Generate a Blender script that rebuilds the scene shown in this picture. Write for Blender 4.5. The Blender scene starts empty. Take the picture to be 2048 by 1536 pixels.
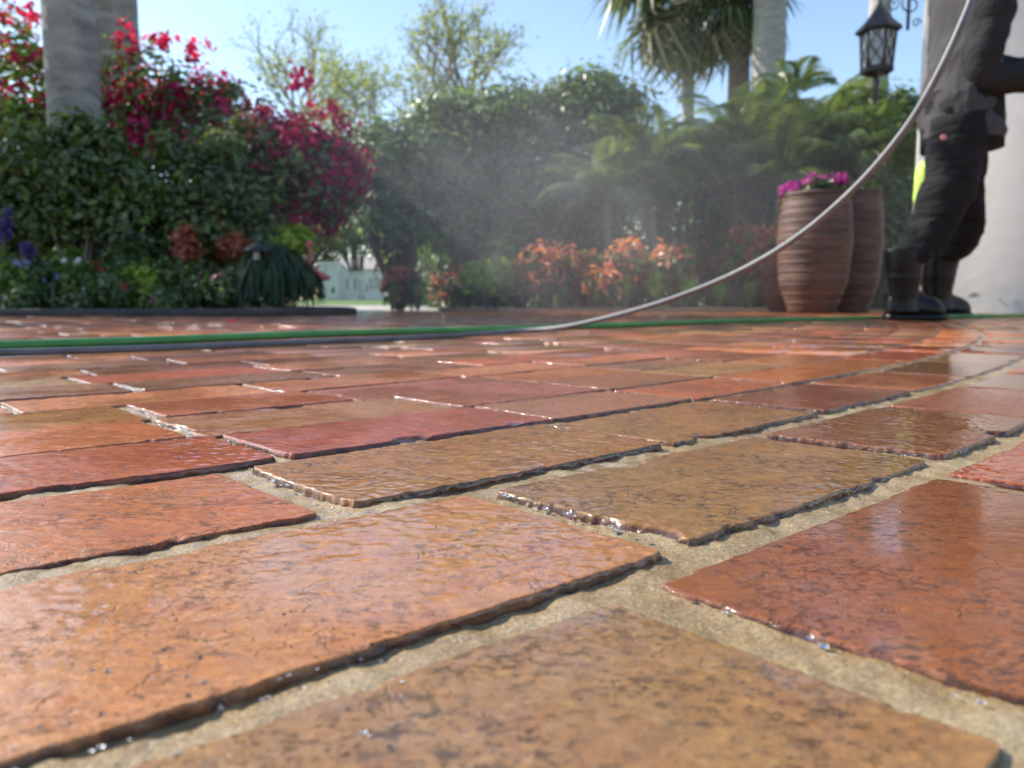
import bpy, bmesh, math, random
import numpy as np
from mathutils import Vector, Matrix

R = math.radians
random.seed(11)
rng = np.random.default_rng(11)
sc = bpy.context.scene
col = sc.collection

# ------------------------------------------------------------------ camera
FPX, HOR, CAMH = 1538.0, 600.0, 0.088          # focal length in photo pixels, horizon row, lens height
PITCH = math.atan((768 - HOR) / FPX)
cam_d = bpy.data.cameras.new('camera')
cam = bpy.data.objects.new('camera', cam_d); col.objects.link(cam)
cam.location = (0, 0, CAMH)
cam.rotation_euler = (math.pi / 2 - PITCH, 0, 0)
cam_d.sensor_width = 36; cam_d.lens = FPX / 2048 * 36
cam_d.clip_start = 0.01; cam_d.clip_end = 2000
cam_d.dof.use_dof = True; cam_d.dof.focus_distance = 0.36
cam_d.dof.aperture_fstop = 12.5; cam_d.dof.aperture_blades = 7
sc.camera = cam

# ------------------------------------------------------------------ sky, sun, exposure
SUN_EL, SUN_AZ = R(37), R(157)                  # azimuth counted from +X towards +Y: the sun stands left, a little ahead
sun_dir = Vector((math.cos(SUN_EL) * math.cos(SUN_AZ), math.cos(SUN_EL) * math.sin(SUN_AZ), math.sin(SUN_EL)))
w = bpy.data.worlds.new('World'); sc.world = w; w.use_nodes = True
nt = w.node_tree; bg = nt.nodes['Background']
sky = nt.nodes.new('ShaderNodeTexSky'); sky.sky_type = 'NISHITA'; sky.sun_disc = False
sky.sun_elevation = SUN_EL; sky.sun_rotation = math.pi / 2 - SUN_AZ
sky.air_density = 1.0; sky.dust_density = 0.6; sky.ozone_density = 1.6
nt.links.new(sky.outputs[0], bg.inputs[0]); bg.inputs[1].default_value = 0.145
sd = bpy.data.lights.new('sun', 'SUN'); sd.energy = 4.6; sd.angle = R(0.5); sd.color = (1.0, 0.93, 0.82)
so = bpy.data.objects.new('sun', sd); col.objects.link(so)
so.rotation_euler = sun_dir.to_track_quat('Z', 'Y').to_euler()
sc.view_settings.view_transform = 'Standard'; sc.view_settings.look = 'None'
sc.view_settings.exposure = 0.86; sc.view_settings.gamma = 1; sc.view_settings.use_curve_mapping = False
try:
    sc.cycles.use_denoising = True; sc.cycles.denoiser = 'OPENIMAGEDENOISE'
    sc.cycles.max_bounces = 8; sc.cycles.transparent_max_bounces = 12; sc.cycles.volume_bounces = 1
    sc.cycles.sample_clamp_indirect = 4.0; sc.cycles.caustics_reflective = False; sc.cycles.caustics_refractive = False
except Exception:
    pass

# ------------------------------------------------------------------ helpers
def at(px, py, Y):
    """world point seen at a photo pixel, at depth Y"""
    x, y = (px - 1024) / FPX, (py - 768) / FPX
    d = Vector((x, math.cos(PITCH) - y * math.sin(PITCH), -math.sin(PITCH) - y * math.cos(PITCH)))
    return Vector((0, 0, CAMH)) + d * (Y / d.y)
def gpt(px, py, z=0.0):
    x, y = (px - 1024) / FPX, (py - 768) / FPX
    d = Vector((x, math.cos(PITCH) - y * math.sin(PITCH), -math.sin(PITCH) - y * math.cos(PITCH)))
    return Vector((0, 0, CAMH)) + d * ((z - CAMH) / d.z)
def ppm(Y):
    return Y / FPX                                # metres per photo pixel at depth Y
def project(P):
    P = np.asarray(P, float); X, Y, Z = P[..., 0], P[..., 1], P[..., 2] - CAMH
    f = Y * math.cos(PITCH) - Z * math.sin(PITCH); u = Y * math.sin(PITCH) + Z * math.cos(PITCH)
    return 1024 + FPX * X / f, 768 - FPX * u / f, f

def tag(o, label=None, cat=None, group=None, kind=None):
    if label: o['label'] = label
    if cat: o['category'] = cat
    if group: o['group'] = group
    if kind: o['kind'] = kind
    return o
def empty(name, loc, label, cat, group=None):
    o = bpy.data.objects.new(name, None); col.objects.link(o); o.location = loc; o.empty_display_size = 0.05
    return tag(o, label, cat, group)
def link(name, me, mat, parent=None, loc=None):
    o = bpy.data.objects.new(name, me); col.objects.link(o)
    if mat is not None and not me.materials: me.materials.append(mat)
    if parent is not None:
        o.parent = parent
        o.location = (loc if loc is not None else -Vector(parent.location))   # geometry is given in world space
    elif loc is not None: o.location = loc
    return o
def np_mesh(name, V, F, smooth=True, attrs=None):
    """V (n,3); F list of (m,k) int arrays"""
    V = np.asarray(V, np.float32); me = bpy.data.meshes.new(name)
    Fs = [np.asarray(f, np.int32) for f in (F if isinstance(F, list) else [F]) if len(f)]
    me.vertices.add(len(V)); me.vertices.foreach_set('co', V.ravel())
    tot = np.concatenate([np.full(len(f), f.shape[1], np.int32) for f in Fs])
    idx = np.concatenate([f.ravel() for f in Fs])
    me.loops.add(len(idx)); me.loops.foreach_set('vertex_index', idx)
    me.polygons.add(len(tot))
    st = np.zeros(len(tot), np.int32); st[1:] = np.cumsum(tot)[:-1]
    me.polygons.foreach_set('loop_start', st); me.polygons.foreach_set('loop_total', tot)
    me.polygons.foreach_set('use_smooth', np.full(len(tot), smooth))
    for k, a in (attrs or {}).items():
        a = np.asarray(a, np.float32)
        if a.ndim == 1:
            t = me.attributes.new(k, 'FLOAT', 'POINT'); t.data.foreach_set('value', a)
        else:
            t = me.attributes.new(k, 'FLOAT_COLOR', 'POINT')
            t.data.foreach_set('color', np.c_[a, np.ones(len(a), np.float32)].ravel().astype(np.float32))
    me.update(calc_edges=True); me.validate()
    return me

class MB:
    """collects simple shapes into one mesh"""
    def __init__(s): s.V, s.Q, s.T, s.n = [], [], [], 0
    def add(s, V, Q=(), T=()):
        V = np.asarray(V, float).reshape(-1, 3)
        if len(Q): s.Q.append(np.asarray(Q, int) + s.n)
        if len(T): s.T.append(np.asarray(T, int) + s.n)
        s.V.append(V); s.n += len(V); return s
    def box(s, c, size, rot=None, bevel=0.0):
        hx, hy, hz = [a / 2 for a in size]; b = min(bevel, hx * .9, hy * .9, hz * .9)
        bm = bmesh.new(); bmesh.ops.create_cube(bm, size=1)
        for v in bm.verts: v.co = Vector((v.co.x * 2 * hx, v.co.y * 2 * hy, v.co.z * 2 * hz))
        if b > 0: bmesh.ops.bevel(bm, geom=bm.edges[:], offset=b, segments=2, affect='EDGES', profile=.6)
        bm.verts.index_update()
        V = [((rot @ v.co) if rot else v.co) + Vector(c) for v in bm.verts]
        q = [[v.index for v in f.verts] for f in bm.faces if len(f.verts) == 4]
        t = [[v.index for v in f.verts] for f in bm.faces if len(f.verts) == 3]
        for f in bm.faces:
            if len(f.verts) > 4:
                ix = [v.index for v in f.verts]
                t += [[ix[0], ix[i], ix[i + 1]] for i in range(1, len(ix) - 1)]
        bm.free(); return s.add([tuple(v) for v in V], q, t)
    def tube(s, pts, rad, n=8, cap=True, squash=None):
        pts = np.asarray([tuple(p) for p in pts], float); m = len(pts)
        rad = np.full(m, rad, float) if np.isscalar(rad) else np.asarray(rad, float)
        T = np.gradient(pts, axis=0); T /= np.linalg.norm(T, axis=1)[:, None] + 1e-12
        ref = np.array([0, 0, 1.0]) if abs(T[0][2]) < .9 else np.array([1.0, 0, 0])
        a = np.cross(T[0], ref); a /= np.linalg.norm(a)
        V = []
        ang = np.arange(n) * 2 * np.pi / n
        for i in range(m):
            a = a - T[i] * a.dot(T[i]); a /= np.linalg.norm(a) + 1e-12; b = np.cross(T[i], a)
            V.append(pts[i] + rad[i] * (np.cos(ang)[:, None] * a + np.sin(ang)[:, None] * b))
        V = np.concatenate(V); k = np.arange(n); k2 = (k + 1) % n
        Q = np.concatenate([np.c_[i * n + k, i * n + k2, (i + 1) * n + k2, (i + 1) * n + k] for i in range(m - 1)])
        Tt = []
        if cap:
            V = np.r_[V, pts[:1], pts[-1:]]; c0, c1 = m * n, m * n + 1
            Tt = np.concatenate([np.c_[k2, k, np.full(n, c0)], np.c_[(m - 1) * n + k, (m - 1) * n + k2, np.full(n, c1)]])
        return s.add(V, Q, Tt)
    def lathe(s, c, prof, n=40, noise=0.0, sx=1.0, sy=1.0, phase=0.0):
        ang = np.arange(n) * 2 * np.pi / n + phase; V = []
        for r, z in prof:
            V.append(np.c_[c[0] + sx * r * np.cos(ang), c[1] + sy * r * np.sin(ang), np.full(n, c[2] + z)])
        m = len(prof); k = np.arange(n); k2 = (k + 1) % n
        Q = np.concatenate([np.c_[i * n + k, i * n + k2, (i + 1) * n + k2, (i + 1) * n + k] for i in range(m - 1)])
        return s.add(np.concatenate(V), Q)
    def loft(s, rings, cap=True):
        """rings: list of (n,3) arrays"""
        n = len(rings[0]); m = len(rings); k = np.arange(n); k2 = (k + 1) % n
        V = np.concatenate(rings)
        Q = np.concatenate([np.c_[i * n + k, i * n + k2, (i + 1) * n + k2, (i + 1) * n + k] for i in range(m - 1)])
        T = []
        if cap:
            V = np.r_[V, rings[0].mean(0)[None], rings[-1].mean(0)[None]]; c0, c1 = m * n, m * n + 1
            T = np.concatenate([np.c_[k2, k, np.full(n, c0)], np.c_[(m - 1) * n + k, (m - 1) * n + k2, np.full(n, c1)]])
        return s.add(V, Q, T)
    def mesh(s, name, smooth=True, attrs=None):
        F = []
        if s.Q: F.append(np.concatenate(s.Q))
        if s.T: F.append(np.concatenate(s.T))
        return np_mesh(name, np.concatenate(s.V), F, smooth, attrs)
    def build(s, name, mat, parent=None, smooth=True):
        return link(name, s.mesh(name, smooth), mat, parent)

def _h(ix, iy, seed):
    n = (ix.astype(np.int64) * 374761393 + iy.astype(np.int64) * 668265263 + seed * 974711) & 0xffffffff
    n = ((n ^ (n >> 13)) * 1274126177) & 0xffffffff
    return ((n ^ (n >> 16)) & 0xffff) / 65535.0
def vn(x, y, seed=0):
    """value noise, -1..1"""
    x = np.asarray(x, float); y = np.asarray(y, float)
    ix, iy = np.floor(x), np.floor(y); fx, fy = x - ix, y - iy
    fx = fx * fx * (3 - 2 * fx); fy = fy * fy * (3 - 2 * fy)
    a = _h(ix, iy, seed); b = _h(ix + 1, iy, seed); c = _h(ix, iy + 1, seed); d = _h(ix + 1, iy + 1, seed)
    return ((a * (1 - fx) + b * fx) * (1 - fy) + (c * (1 - fx) + d * fx) * fy) * 2 - 1

# ------------------------------------------------------------------ materials
class NT:
    def __init__(s, name):
        s.m = bpy.data.materials.new(name); s.m.use_nodes = True; s.t = s.m.node_tree; s.t.nodes.clear()
        s.out = s.n('ShaderNodeOutputMaterial')
    def n(s, typ, **kw):
        nd = s.t.nodes.new(typ)
        for k, v in kw.items():
            if k.startswith('_'): setattr(nd, k[1:], v)
            else: nd.inputs[k.replace('__', ' ')].default_value = v
        return nd
    def l(s, a, b): s.t.links.new(a, b)
    def pos(s):
        return s.n('ShaderNodeNewGeometry').outputs['Position']
    def noise(s, vec, scale, detail=4, rough=.55, dist=0.0):
        nd = s.n('ShaderNodeTexNoise', Scale=scale, Detail=detail, Roughness=rough, Distortion=dist)
        s.l(vec, nd.inputs['Vector']); return nd.outputs['Fac']
    def ramp(s, fac, stops):
        nd = s.n('ShaderNodeValToRGB'); e = nd.color_ramp.elements
        while len(e) < len(stops): e.new(.5)
        for i, (p, c) in enumerate(stops):
            e[i].position = p; e[i].color = (c, c, c, 1) if np.isscalar(c) else (*c, 1)
        s.l(fac, nd.inputs[0]); return nd.outputs[0]
    def mix(s, fac, a, b, mode='MIX'):
        nd = s.n('ShaderNodeMix', _data_type='RGBA', _blend_type=mode)
        for v, i in ((fac, 0), (a, 6), (b, 7)):
            if hasattr(v, 'links'): s.l(v, nd.inputs[i])
            else: nd.inputs[i].default_value = v if i == 0 else (*v, 1)
        return nd.outputs[2]
    def math(s, op, a, b=0.0, clamp=False):
        nd = s.n('ShaderNodeMath', _operation=op, _use_clamp=clamp)
        for i, v in enumerate((a, b)):
            if hasattr(v, 'links'): s.l(v, nd.inputs[i])
            else: nd.inputs[i].default_value = v
        return nd.outputs[0]
    def bump(s, h, dist, strength=1.0, normal=None):
        nd = s.n('ShaderNodeBump', Strength=strength, Distance=dist); s.l(h, nd.inputs['Height'])
        if normal is not None: s.l(normal, nd.inputs['Normal'])
        return nd.outputs['Normal']
    def bsdf(s, **kw):
        p = s.n('ShaderNodeBsdfPrincipled')
        for k, v in kw.items():
            k = k.replace('_', ' ')
            if hasattr(v, 'links'): s.l(v, p.inputs[k])
            elif isinstance(v, tuple): p.inputs[k].default_value = (*v, 1)
            else: p.inputs[k].default_value = v
        s.l(p.outputs[0], s.out.inputs['Surface']); return p

def mat_brick():
    t = NT('wet_brick'); P = t.pos()
    tint = t.n('ShaderNodeAttribute', _attribute_name='tint').outputs['Color']
    core_shade = t.n('ShaderNodeAttribute', _attribute_name='core_shade').outputs['Fac']
    big = t.noise(P, 20, 5, .6, .4); mid = t.noise(P, 90, 6, .7, .2)
    c = t.mix(t.ramp(big, [(.42, 0.0), (.68, .6)]), tint, t.mix(1.0, tint, (.98, .78, .62), 'MULTIPLY'))
    c = t.mix(t.ramp(mid, [(.45, 0.0), (.72, .6)]), c, t.mix(1.0, c, (1.35, 1.35, 1.25), 'MULTIPLY'))
    c = t.mix(t.ramp(mid, [(.28, .6), (.45, 0.0)]), c, t.mix(1.0, c, (.62, .55, .55), 'MULTIPLY'))
    blot = t.ramp(t.noise(P, 30, 6, .75, .5), [(.55, 0.0), (.66, .8)])
    c = t.mix(blot, c, t.mix(1.0, c, (.74, .50, .52), 'MULTIPLY'))
    sv = t.n('ShaderNodeVectorMath', _operation='MULTIPLY'); t.l(P, sv.inputs[0]); sv.inputs[1].default_value = (.62, 1, 1)
    body = t.mix(t.ramp(mid, [(.35, 0.0), (.65, 1.0)]), (.036, .011, .007), (.092, .027, .011))  # red-brown clay body, darkened further so the sides carry painted shade
    c = t.mix(core_shade, c, body)
    # pits, ragged dark specks and hair cracks
    n1 = t.noise(sv.outputs[0], 230, 7, .72, .12); n2 = t.noise(sv.outputs[0], 560, 4, .65)
    wear = t.n('ShaderNodeAttribute', _attribute_name='wear').outputs['Fac']
    n1 = t.math('ADD', n1, t.math('MULTIPLY', t.math('SUBTRACT', wear, .5), .07))
    zone = t.math('MULTIPLY', t.ramp(t.noise(P, 26, 3), [(.40, .15), (.60, 1.0)]), t.math('ADD', t.math('MULTIPLY', wear, .7), .45), True)
    speck = t.math('MULTIPLY', t.ramp(n1, [(.56, 0.0), (.64, 1.0)]), zone)
    fine_s = t.math('MULTIPLY', t.ramp(n2, [(.57, 0.0), (.66, .85)]), zone)
    wv = t.n('ShaderNodeVectorMath', _operation='ADD'); t.l(P, wv.inputs[0])
    wn = t.n('ShaderNodeTexNoise', Scale=70.0, Detail=4.0); t.l(P, wn.inputs['Vector'])
    ws = t.n('ShaderNodeVectorMath', _operation='SCALE', Scale=.02); t.l(wn.outputs['Color'], ws.inputs[0]); t.l(ws.outputs[0], wv.inputs[1])
    vor = t.n('ShaderNodeTexVoronoi', Scale=42.0, _feature='DISTANCE_TO_EDGE'); t.l(wv.outputs[0], vor.inputs['Vector'])
    hair = t.ramp(vor.outputs['Distance'], [(.006, 1.0), (.022, 0.0)])
    hair = t.math('MULTIPLY', hair, t.ramp(t.noise(P, 60, 3), [(.55, 0.0), (.62, .55)]))
    pit = t.math('MAXIMUM', t.math('MAXIMUM', speck, fine_s), hair)
    fleck = t.ramp(t.noise(sv.outputs[0], 310, 4, .6), [(.55, 0.0), (.66, .55)])
    c = t.mix(fleck, c, t.mix(1.0, c, (1.5, 1.6, 1.6), 'MULTIPLY'))
    c = t.mix(t.math('MULTIPLY', pit, .86), c, t.mix(1.0, c, (.16, .13, .15), 'MULTIPLY'))
    fine = t.noise(P, 1000, 3, .65)
    h = t.math('SUBTRACT', t.math('MULTIPLY', fine, .3), pit)
    h = t.math('ADD', h, t.math('MULTIPLY', mid, 1.0))
    nrm = t.bump(h, .0009, 1.0)
    # water film: smooth in the flooded spots, broken by the grain elsewhere
    wet = t.ramp(t.noise(P, 5.5, 3, .6, .3), [(.37, 0.0), (.56, 1.0)])
    for cx_, cy_, rad_ in ((.21, .30, .13), (.95, 1.05, .80), (2.2, 2.6, 1.5), (-.03, .262, .085), (.02, .44, .10)):      # water standing in the low spots on the right
        vd = t.n('ShaderNodeVectorMath', _operation='DISTANCE'); t.l(P, vd.inputs[0]); vd.inputs[1].default_value = (cx_, cy_, 0)
        mr = t.n('ShaderNodeMapRange', _interpolation_type='SMOOTHSTEP'); t.l(vd.outputs['Value'], mr.inputs[0]); mr.inputs[1].default_value = rad_; mr.inputs[2].default_value = rad_ * .6
        wet = t.math('MAXIMUM', wet, mr.outputs[0])
    film = t.math('ADD', t.noise(sv.outputs[0], 250, 4, .6, .3), t.math('MULTIPLY', pit, -.3))
    st = t.n('ShaderNodeMapRange'); t.l(wet, st.inputs[0]); st.inputs[3].default_value = .62; st.inputs[4].default_value = .035
    cn = t.n('ShaderNodeBump', Distance=.0019); t.l(film, cn.inputs['Height']); t.l(st.outputs[0], cn.inputs['Strength'])
    dryn = t.ramp(t.noise(P, 110, 5, .7), [(.36, .45), (.58, 1.0)])
    cw = t.n('ShaderNodeMapRange'); t.l(wet, cw.inputs[0]); cw.inputs[3].default_value = .9; cw.inputs[4].default_value = 1.0
    p = t.bsdf(Base_Color=c, Roughness=.5, Normal=nrm, Coat_IOR=1.52)
    cr_ = t.n('ShaderNodeMapRange'); t.l(wet, cr_.inputs[0]); cr_.inputs[3].default_value = .12; cr_.inputs[4].default_value = .05; t.l(cr_.outputs[0], p.inputs['Coat Roughness'])
    p.inputs['Specular IOR Level'].default_value = .2
    t.l(t.math('MULTIPLY', cw.outputs[0], t.math('MAXIMUM', dryn, wet)), p.inputs['Coat Weight']); t.l(cn.outputs['Normal'], p.inputs['Coat Normal'])
    return t.m
def mat_mortar():
    t = NT('wet_sand_mortar'); P = t.pos()
    a = t.noise(P, 30, 5, .6); g = t.noise(P, 750, 4, .75)
    c = t.ramp(a, [(.3, (.25, .155, .055)), (.55, (.36, .255, .115)), (.72, (.46, .365, .215))])
    c = t.mix(t.ramp(g, [(.38, .8), (.55, 0.0)]), c, t.mix(1.0, c, (.45, .38, .30), 'MULTIPLY'))
    c = t.mix(t.ramp(t.noise(P, 620, 2, .5), [(.60, 0.0), (.70, .5)]), c, (.56, .47, .30))
    wet = t.ramp(t.noise(P, 14, 3, .6), [(.45, 0.0), (.62, 1.0)])
    nb = t.bump(t.math('ADD', g, t.noise(P, 300, 3)), .0008, .9)
    cn = t.bump(t.math('ADD', t.noise(P, 240, 3), t.math('MULTIPLY', g, .5)), .0008, .28)
    p = t.bsdf(Base_Color=c, Roughness=.6, Normal=nb, Coat_Roughness=.10, Coat_IOR=1.52)
    t.l(t.math('ADD', t.math('MULTIPLY', wet, .3), .7), p.inputs['Coat Weight']); t.l(cn, p.inputs['Coat Normal'])
    return t.m
def mat_leaf(name, dark, light, trans=.35, rough=.35, spec=.5, tcol=None):
    t = NT(name)
    r = t.n('ShaderNodeAttribute', _attribute_name='rnd').outputs['Fac']
    c = t.ramp(r, [(.1, dark), (.9, light)])
    p = t.n('ShaderNodeBsdfPrincipled', Roughness=rough); t.l(c, p.inputs['Base Color'])
    p.inputs['Specular IOR Level'].default_value = spec
    tr = t.n('ShaderNodeBsdfTranslucent')
    if tcol: tr.inputs[0].default_value = (*tcol, 1)
    else: t.l(t.mix(1.0, c, (1.5, 1.45, .6), 'MULTIPLY'), tr.inputs[0])
    mx = t.n('ShaderNodeMixShader', Fac=trans); t.l(p.outputs[0], mx.inputs[1]); t.l(tr.outputs[0], mx.inputs[2])
    t.l(mx.outputs[0], t.out.inputs['Surface']); return t.m
def mat_plain(name, colr, rough=.6, var=.25, scale=12, bump=.0, bscale=60, metal=0.0, coat=0.0, spec=.5, stretch=None, fold=None):
    t = NT(name); P = t.pos()
    if stretch:
        v = t.n('ShaderNodeVectorMath', _operation='MULTIPLY'); t.l(P, v.inputs[0]); v.inputs[1].default_value = stretch; P = v.outputs[0]
    n = t.noise(P, scale, 5, .6, .3)
    c = t.mix(t.ramp(n, [(.3, 0.0), (.7, 1.0)]), tuple(x * (1 - var) for x in colr), tuple(min(1, x * (1 + var)) for x in colr))
    kw = dict(Base_Color=c, Roughness=rough, Metallic=metal, Coat_Weight=coat)
    if fold:
        fv = t.n('ShaderNodeVectorMath', _operation='MULTIPLY'); t.l(t.pos(), fv.inputs[0]); fv.inputs[1].default_value = fold[0]
        kw['Normal'] = t.bump(t.noise(fv.outputs[0], fold[1], 3, .5, .8), fold[2], .9)
    elif bump: kw['Normal'] = t.bump(t.noise(P, bscale, 4, .6), bump, .8)
    p = t.bsdf(**kw); p.inputs['Specular IOR Level'].default_value = spec
    return t.m

M = {}
M['brick'] = mat_brick(); M['mortar'] = mat_mortar()
M['lawn'] = mat_plain('lawn_grass', (.10, .17, .03), .8, .4, 1.5, .03, 25)
M['street'] = mat_plain('pale_concrete', (.42, .40, .37), .8, .12, 2, .003, 40)
M['soil'] = mat_plain('garden_soil', (.035, .024, .017), .9, .5, 9, .03, 30)
M['edging'] = mat_plain('dark_edging', (.035, .03, .03), .6, .4, 9, .01, 30)
M['edging_tan'] = mat_plain('tan_edging', (.19, .13, .085), .7, .35, 6, .01, 30)
M['stucco'] = mat_plain('white_stucco', (.80, .755, .68), .85, .05, 1.3, .002, 160)
def mat_stucco():
    t = NT('white_stucco'); P = t.pos(); n = t.noise(P, 1.3, 5, .6, .3)
    c = t.mix(t.ramp(n, [(.3, 0.0), (.7, 1.0)]), (.75, .71, .645), (.82, .785, .72))
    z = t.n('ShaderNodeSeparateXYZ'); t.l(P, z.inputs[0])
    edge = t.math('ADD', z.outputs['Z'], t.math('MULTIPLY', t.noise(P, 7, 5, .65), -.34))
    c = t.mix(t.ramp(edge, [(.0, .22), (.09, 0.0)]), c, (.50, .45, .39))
    sv_ = t.n('ShaderNodeVectorMath', _operation='MULTIPLY'); t.l(P, sv_.inputs[0]); sv_.inputs[1].default_value = (9, 9, .5)
    c = t.mix(t.ramp(t.noise(sv_.outputs[0], 1.2, 4, .6), [(.58, 0.0), (.75, .30)]), c, (.60, .56, .50))
    t.bsdf(Base_Color=c, Roughness=.85, Normal=t.bump(t.math('ADD', t.noise(P, 160, 4, .6), t.noise(P, 14, 3)), .004, .8)); return t.m
M['stucco'] = mat_stucco()
M['stain'] = mat_plain('wall_stain', (.3, .25, .2), .8, .4, 30)
M['white'] = mat_plain('white_paint', (.75, .75, .74), .6, .06, 4)
M['roof'] = mat_plain('roof_tiles', (.4, .36, .33), .7, .2, 3)
M['brownroof'] = mat_plain('brown_roof', (.22, .12, .08), .7, .2, 3)
M['glass_dark'] = mat_plain('dark_window_glass', (.03, .04, .05), .1, .1, 3)
M['palm_trunk'] = mat_plain('grey_palm_trunk', (.26, .245, .225), .8, .45, 4.5, .012, 22, stretch=(1, 1, 2.2))
M['pale_trunk'] = mat_plain('pale_palm_trunk', (.34, .315, .285), .8, .25, 4, .012, 18, stretch=(1, 1, 3))
M['brown_trunk'] = mat_plain('brown_palm_boots', (.13, .085, .05), .85, .5, 9, .03, 20)
M['bark'] = mat_plain('bark', (.12, .09, .065), .85, .4, 10, .012, 40)
M['bark_pale'] = mat_plain('pale_bark', (.24, .2, .155), .85, .3, 6, .01, 40)
M['stem'] = mat_plain('green_stem', (.07, .1, .03), .7, .3, 20)
M['iron'] = mat_plain('black_iron', (.012, .012, .014), .42, .4, 20, .001, 80)
M['pot'] = mat_plain('brown_glazed_clay', (.105, .056, .041), .62, .5, 6, .004, 40, stretch=(1, 1, 3))
M['jacket'] = mat_plain('charcoal_cloth', (.058, .056, .060), .9, .12, 14, .0015, 260, spec=.25, fold=((1.3, 1.3, .3), 14, .014))
M['sleeve'] = mat_plain('dark_sleeve_cloth', (.026, .025, .028), .9, .15, 14, spec=.2, fold=((.8, .8, 1.2), 18, .02))
M['trousers'] = mat_plain('black_cloth', (.015, .015, .0165), .9, .25, 12, .0015, 260, spec=.2, fold=((.6, .6, 1.6), 13, .035))
M['boot'] = mat_plain('black_rubber', (.0045, .0045, .005), .28, .2, 15, .0006, 60, spec=.25)
M['skin'] = mat_plain('skin', (.42, .25, .17), .5, .08, 20)
M['cap'] = mat_plain('cap_cloth', (.03, .03, .035), .8, .15, 30)
M['lime'] = mat_plain('lime_cloth', (.52, .78, .14), .8, .1, 20, .001, 200)
M['patch'] = mat_plain('pink_patch', (.62, .25, .24), .7, .1, 60)
M['hose_grey'] = mat_plain('grey_hose', (.100, .107, .122), .45, .3, 26, .0004, 300)
M['hose_green'] = mat_plain('green_hose', (.05, .25, .06), .4, .18, 20, .0003, 200)
M['flamingo'] = mat_plain('pink_plastic', (.5, .13, .14), .5, .1, 20)
M['lampglass'] = mat_plain('seeded_glass', (.32, .35, .39), .22, .3, 22, .003, 40)
M['leaf_dark'] = mat_leaf('glossy_dark_leaf', (.042, .07, .025), (.16, .23, .07), .4, .24, .65)
M['leaf_mid'] = mat_leaf('mid_green_leaf', (.035, .075, .024), (.13, .20, .055), .42, .32, .55)
M['leaf_tree'] = mat_leaf('hedge_leaf', (.055, .10, .05), (.18, .26, .115), .45, .33, .5)
M['leaf_light'] = mat_leaf('light_green_leaf', (.085, .16, .035), (.19, .30, .06), .4, .35, .4)
M['leaf_lime'] = mat_leaf('chartreuse_leaf', (.19, .30, .035), (.36, .46, .07), .4, .35, .4)
M['leaf_weep'] = mat_leaf('weeping_leaf', (.014, .034, .012), (.035, .065, .022), .2, .4, .35)
M['leaf_grass'] = mat_leaf('pale_grass_blade', (.14, .20, .07), (.36, .40, .2), .4, .5, .3)
M['leaf_lirio'] = mat_leaf('border_grass_blade', (.06, .13, .035), (.19, .28, .09), .4, .45, .3)
M['leaf_bare'] = mat_leaf('spring_leaf', (.17, .22, .08), (.40, .45, .21), .45, .5, .25)
M['leaf_far'] = mat_leaf('far_tree_leaf', (.07, .10, .035), (.19, .21, .085), .4, .5, .25)
M['palm'] = mat_leaf('palm_leaflet', (.06, .105, .042), (.19, .25, .105), .42, .33, .5)
M['fan'] = mat_leaf('fan_palm_leaf', (.04, .065, .026), (.14, .17, .07), .36, .36, .5)
M['fan_dry'] = mat_leaf('dry_palm_leaf', (.15, .13, .065), (.36, .32, .19), .3, .5, .3)
M['bract'] = mat_leaf('magenta_bract', (.29, .005, .075), (.54, .022, .17), .42, .5, .3, None)
M['bract_red'] = mat_leaf('crimson_bract', (.42, .010, .095), (.70, .045, .22), .5, .5, .3, None)
M['bract_deep'] = mat_leaf('deep_magenta_bract', (.20, .003, .065), (.44, .010, .14), .4, .5, .3, None)
M['croton'] = mat_leaf('orange_croton_leaf', (.34, .07, .04), (.85, .36, .17), .45, .33, .5, None)
M['croton_red'] = mat_leaf('red_croton_leaf', (.17, .03, .022), (.52, .17, .09), .42, .33, .5, None)
M['f_purple'] = mat_leaf('purple_petal', (.28, .025, .18), (.50, .07, .34), .4, .5, .3, (.55, .08, .36))
M['f_violet'] = mat_leaf('violet_petal', (.055, .035, .15), (.12, .085, .28), .4, .5, .3, (.2, .15, .5))
M['f_red'] = mat_leaf('red_petal', (.45, .012, .02), (.65, .05, .06), .4, .5, .3, (.7, .05, .06))
M['f_pink'] = mat_leaf('pink_petal', (.55, .05, .2), (.75, .14, .35), .4, .5, .3, (.7, .1, .3))
M['f_white'] = mat_leaf('white_petal', (.65, .65, .62), (.8, .8, .78), .4, .5, .3, (.8, .8, .75))
M['f_blue'] = mat_leaf('blue_petal', (.2, .22, .5), (.38, .4, .65), .4, .5, .3, (.4, .4, .7))

# ------------------------------------------------------------------ ground sheets
def sheet(name, pts, z, mat, kind='structure', sub=0):
    bm = bmesh.new(); f = bm.faces.new([bm.verts.new((x, y, z)) for x, y in pts])
    me = bpy.data.meshes.new(name); bm.to_mesh(me); bm.free()
    return tag(link(name, me, mat), kind=kind)
xs = np.r_[-1500, -400, -100, np.linspace(-40, 40, 41), 100, 400, 1500]; ys = np.r_[-60, -20, 0, np.linspace(4, 60, 29), 100, 300, 1500]
gx, gy = np.meshgrid(xs, ys); gz = np.full_like(gx, -.03) + np.clip((gy - 14) / 12, 0, 1) * .13
def gridfaces(nx, ny):
    a = (np.arange(ny - 1)[:, None] * nx + np.arange(nx - 1)[None]).ravel()
    return np.c_[a, a + 1, a + nx + 1, a + nx]
lawn = link('lawn', np_mesh('lawn', np.c_[gx.ravel(), gy.ravel(), gz.ravel()], gridfaces(len(xs), len(ys))), M['lawn'])
tag(lawn, kind='structure')
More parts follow.
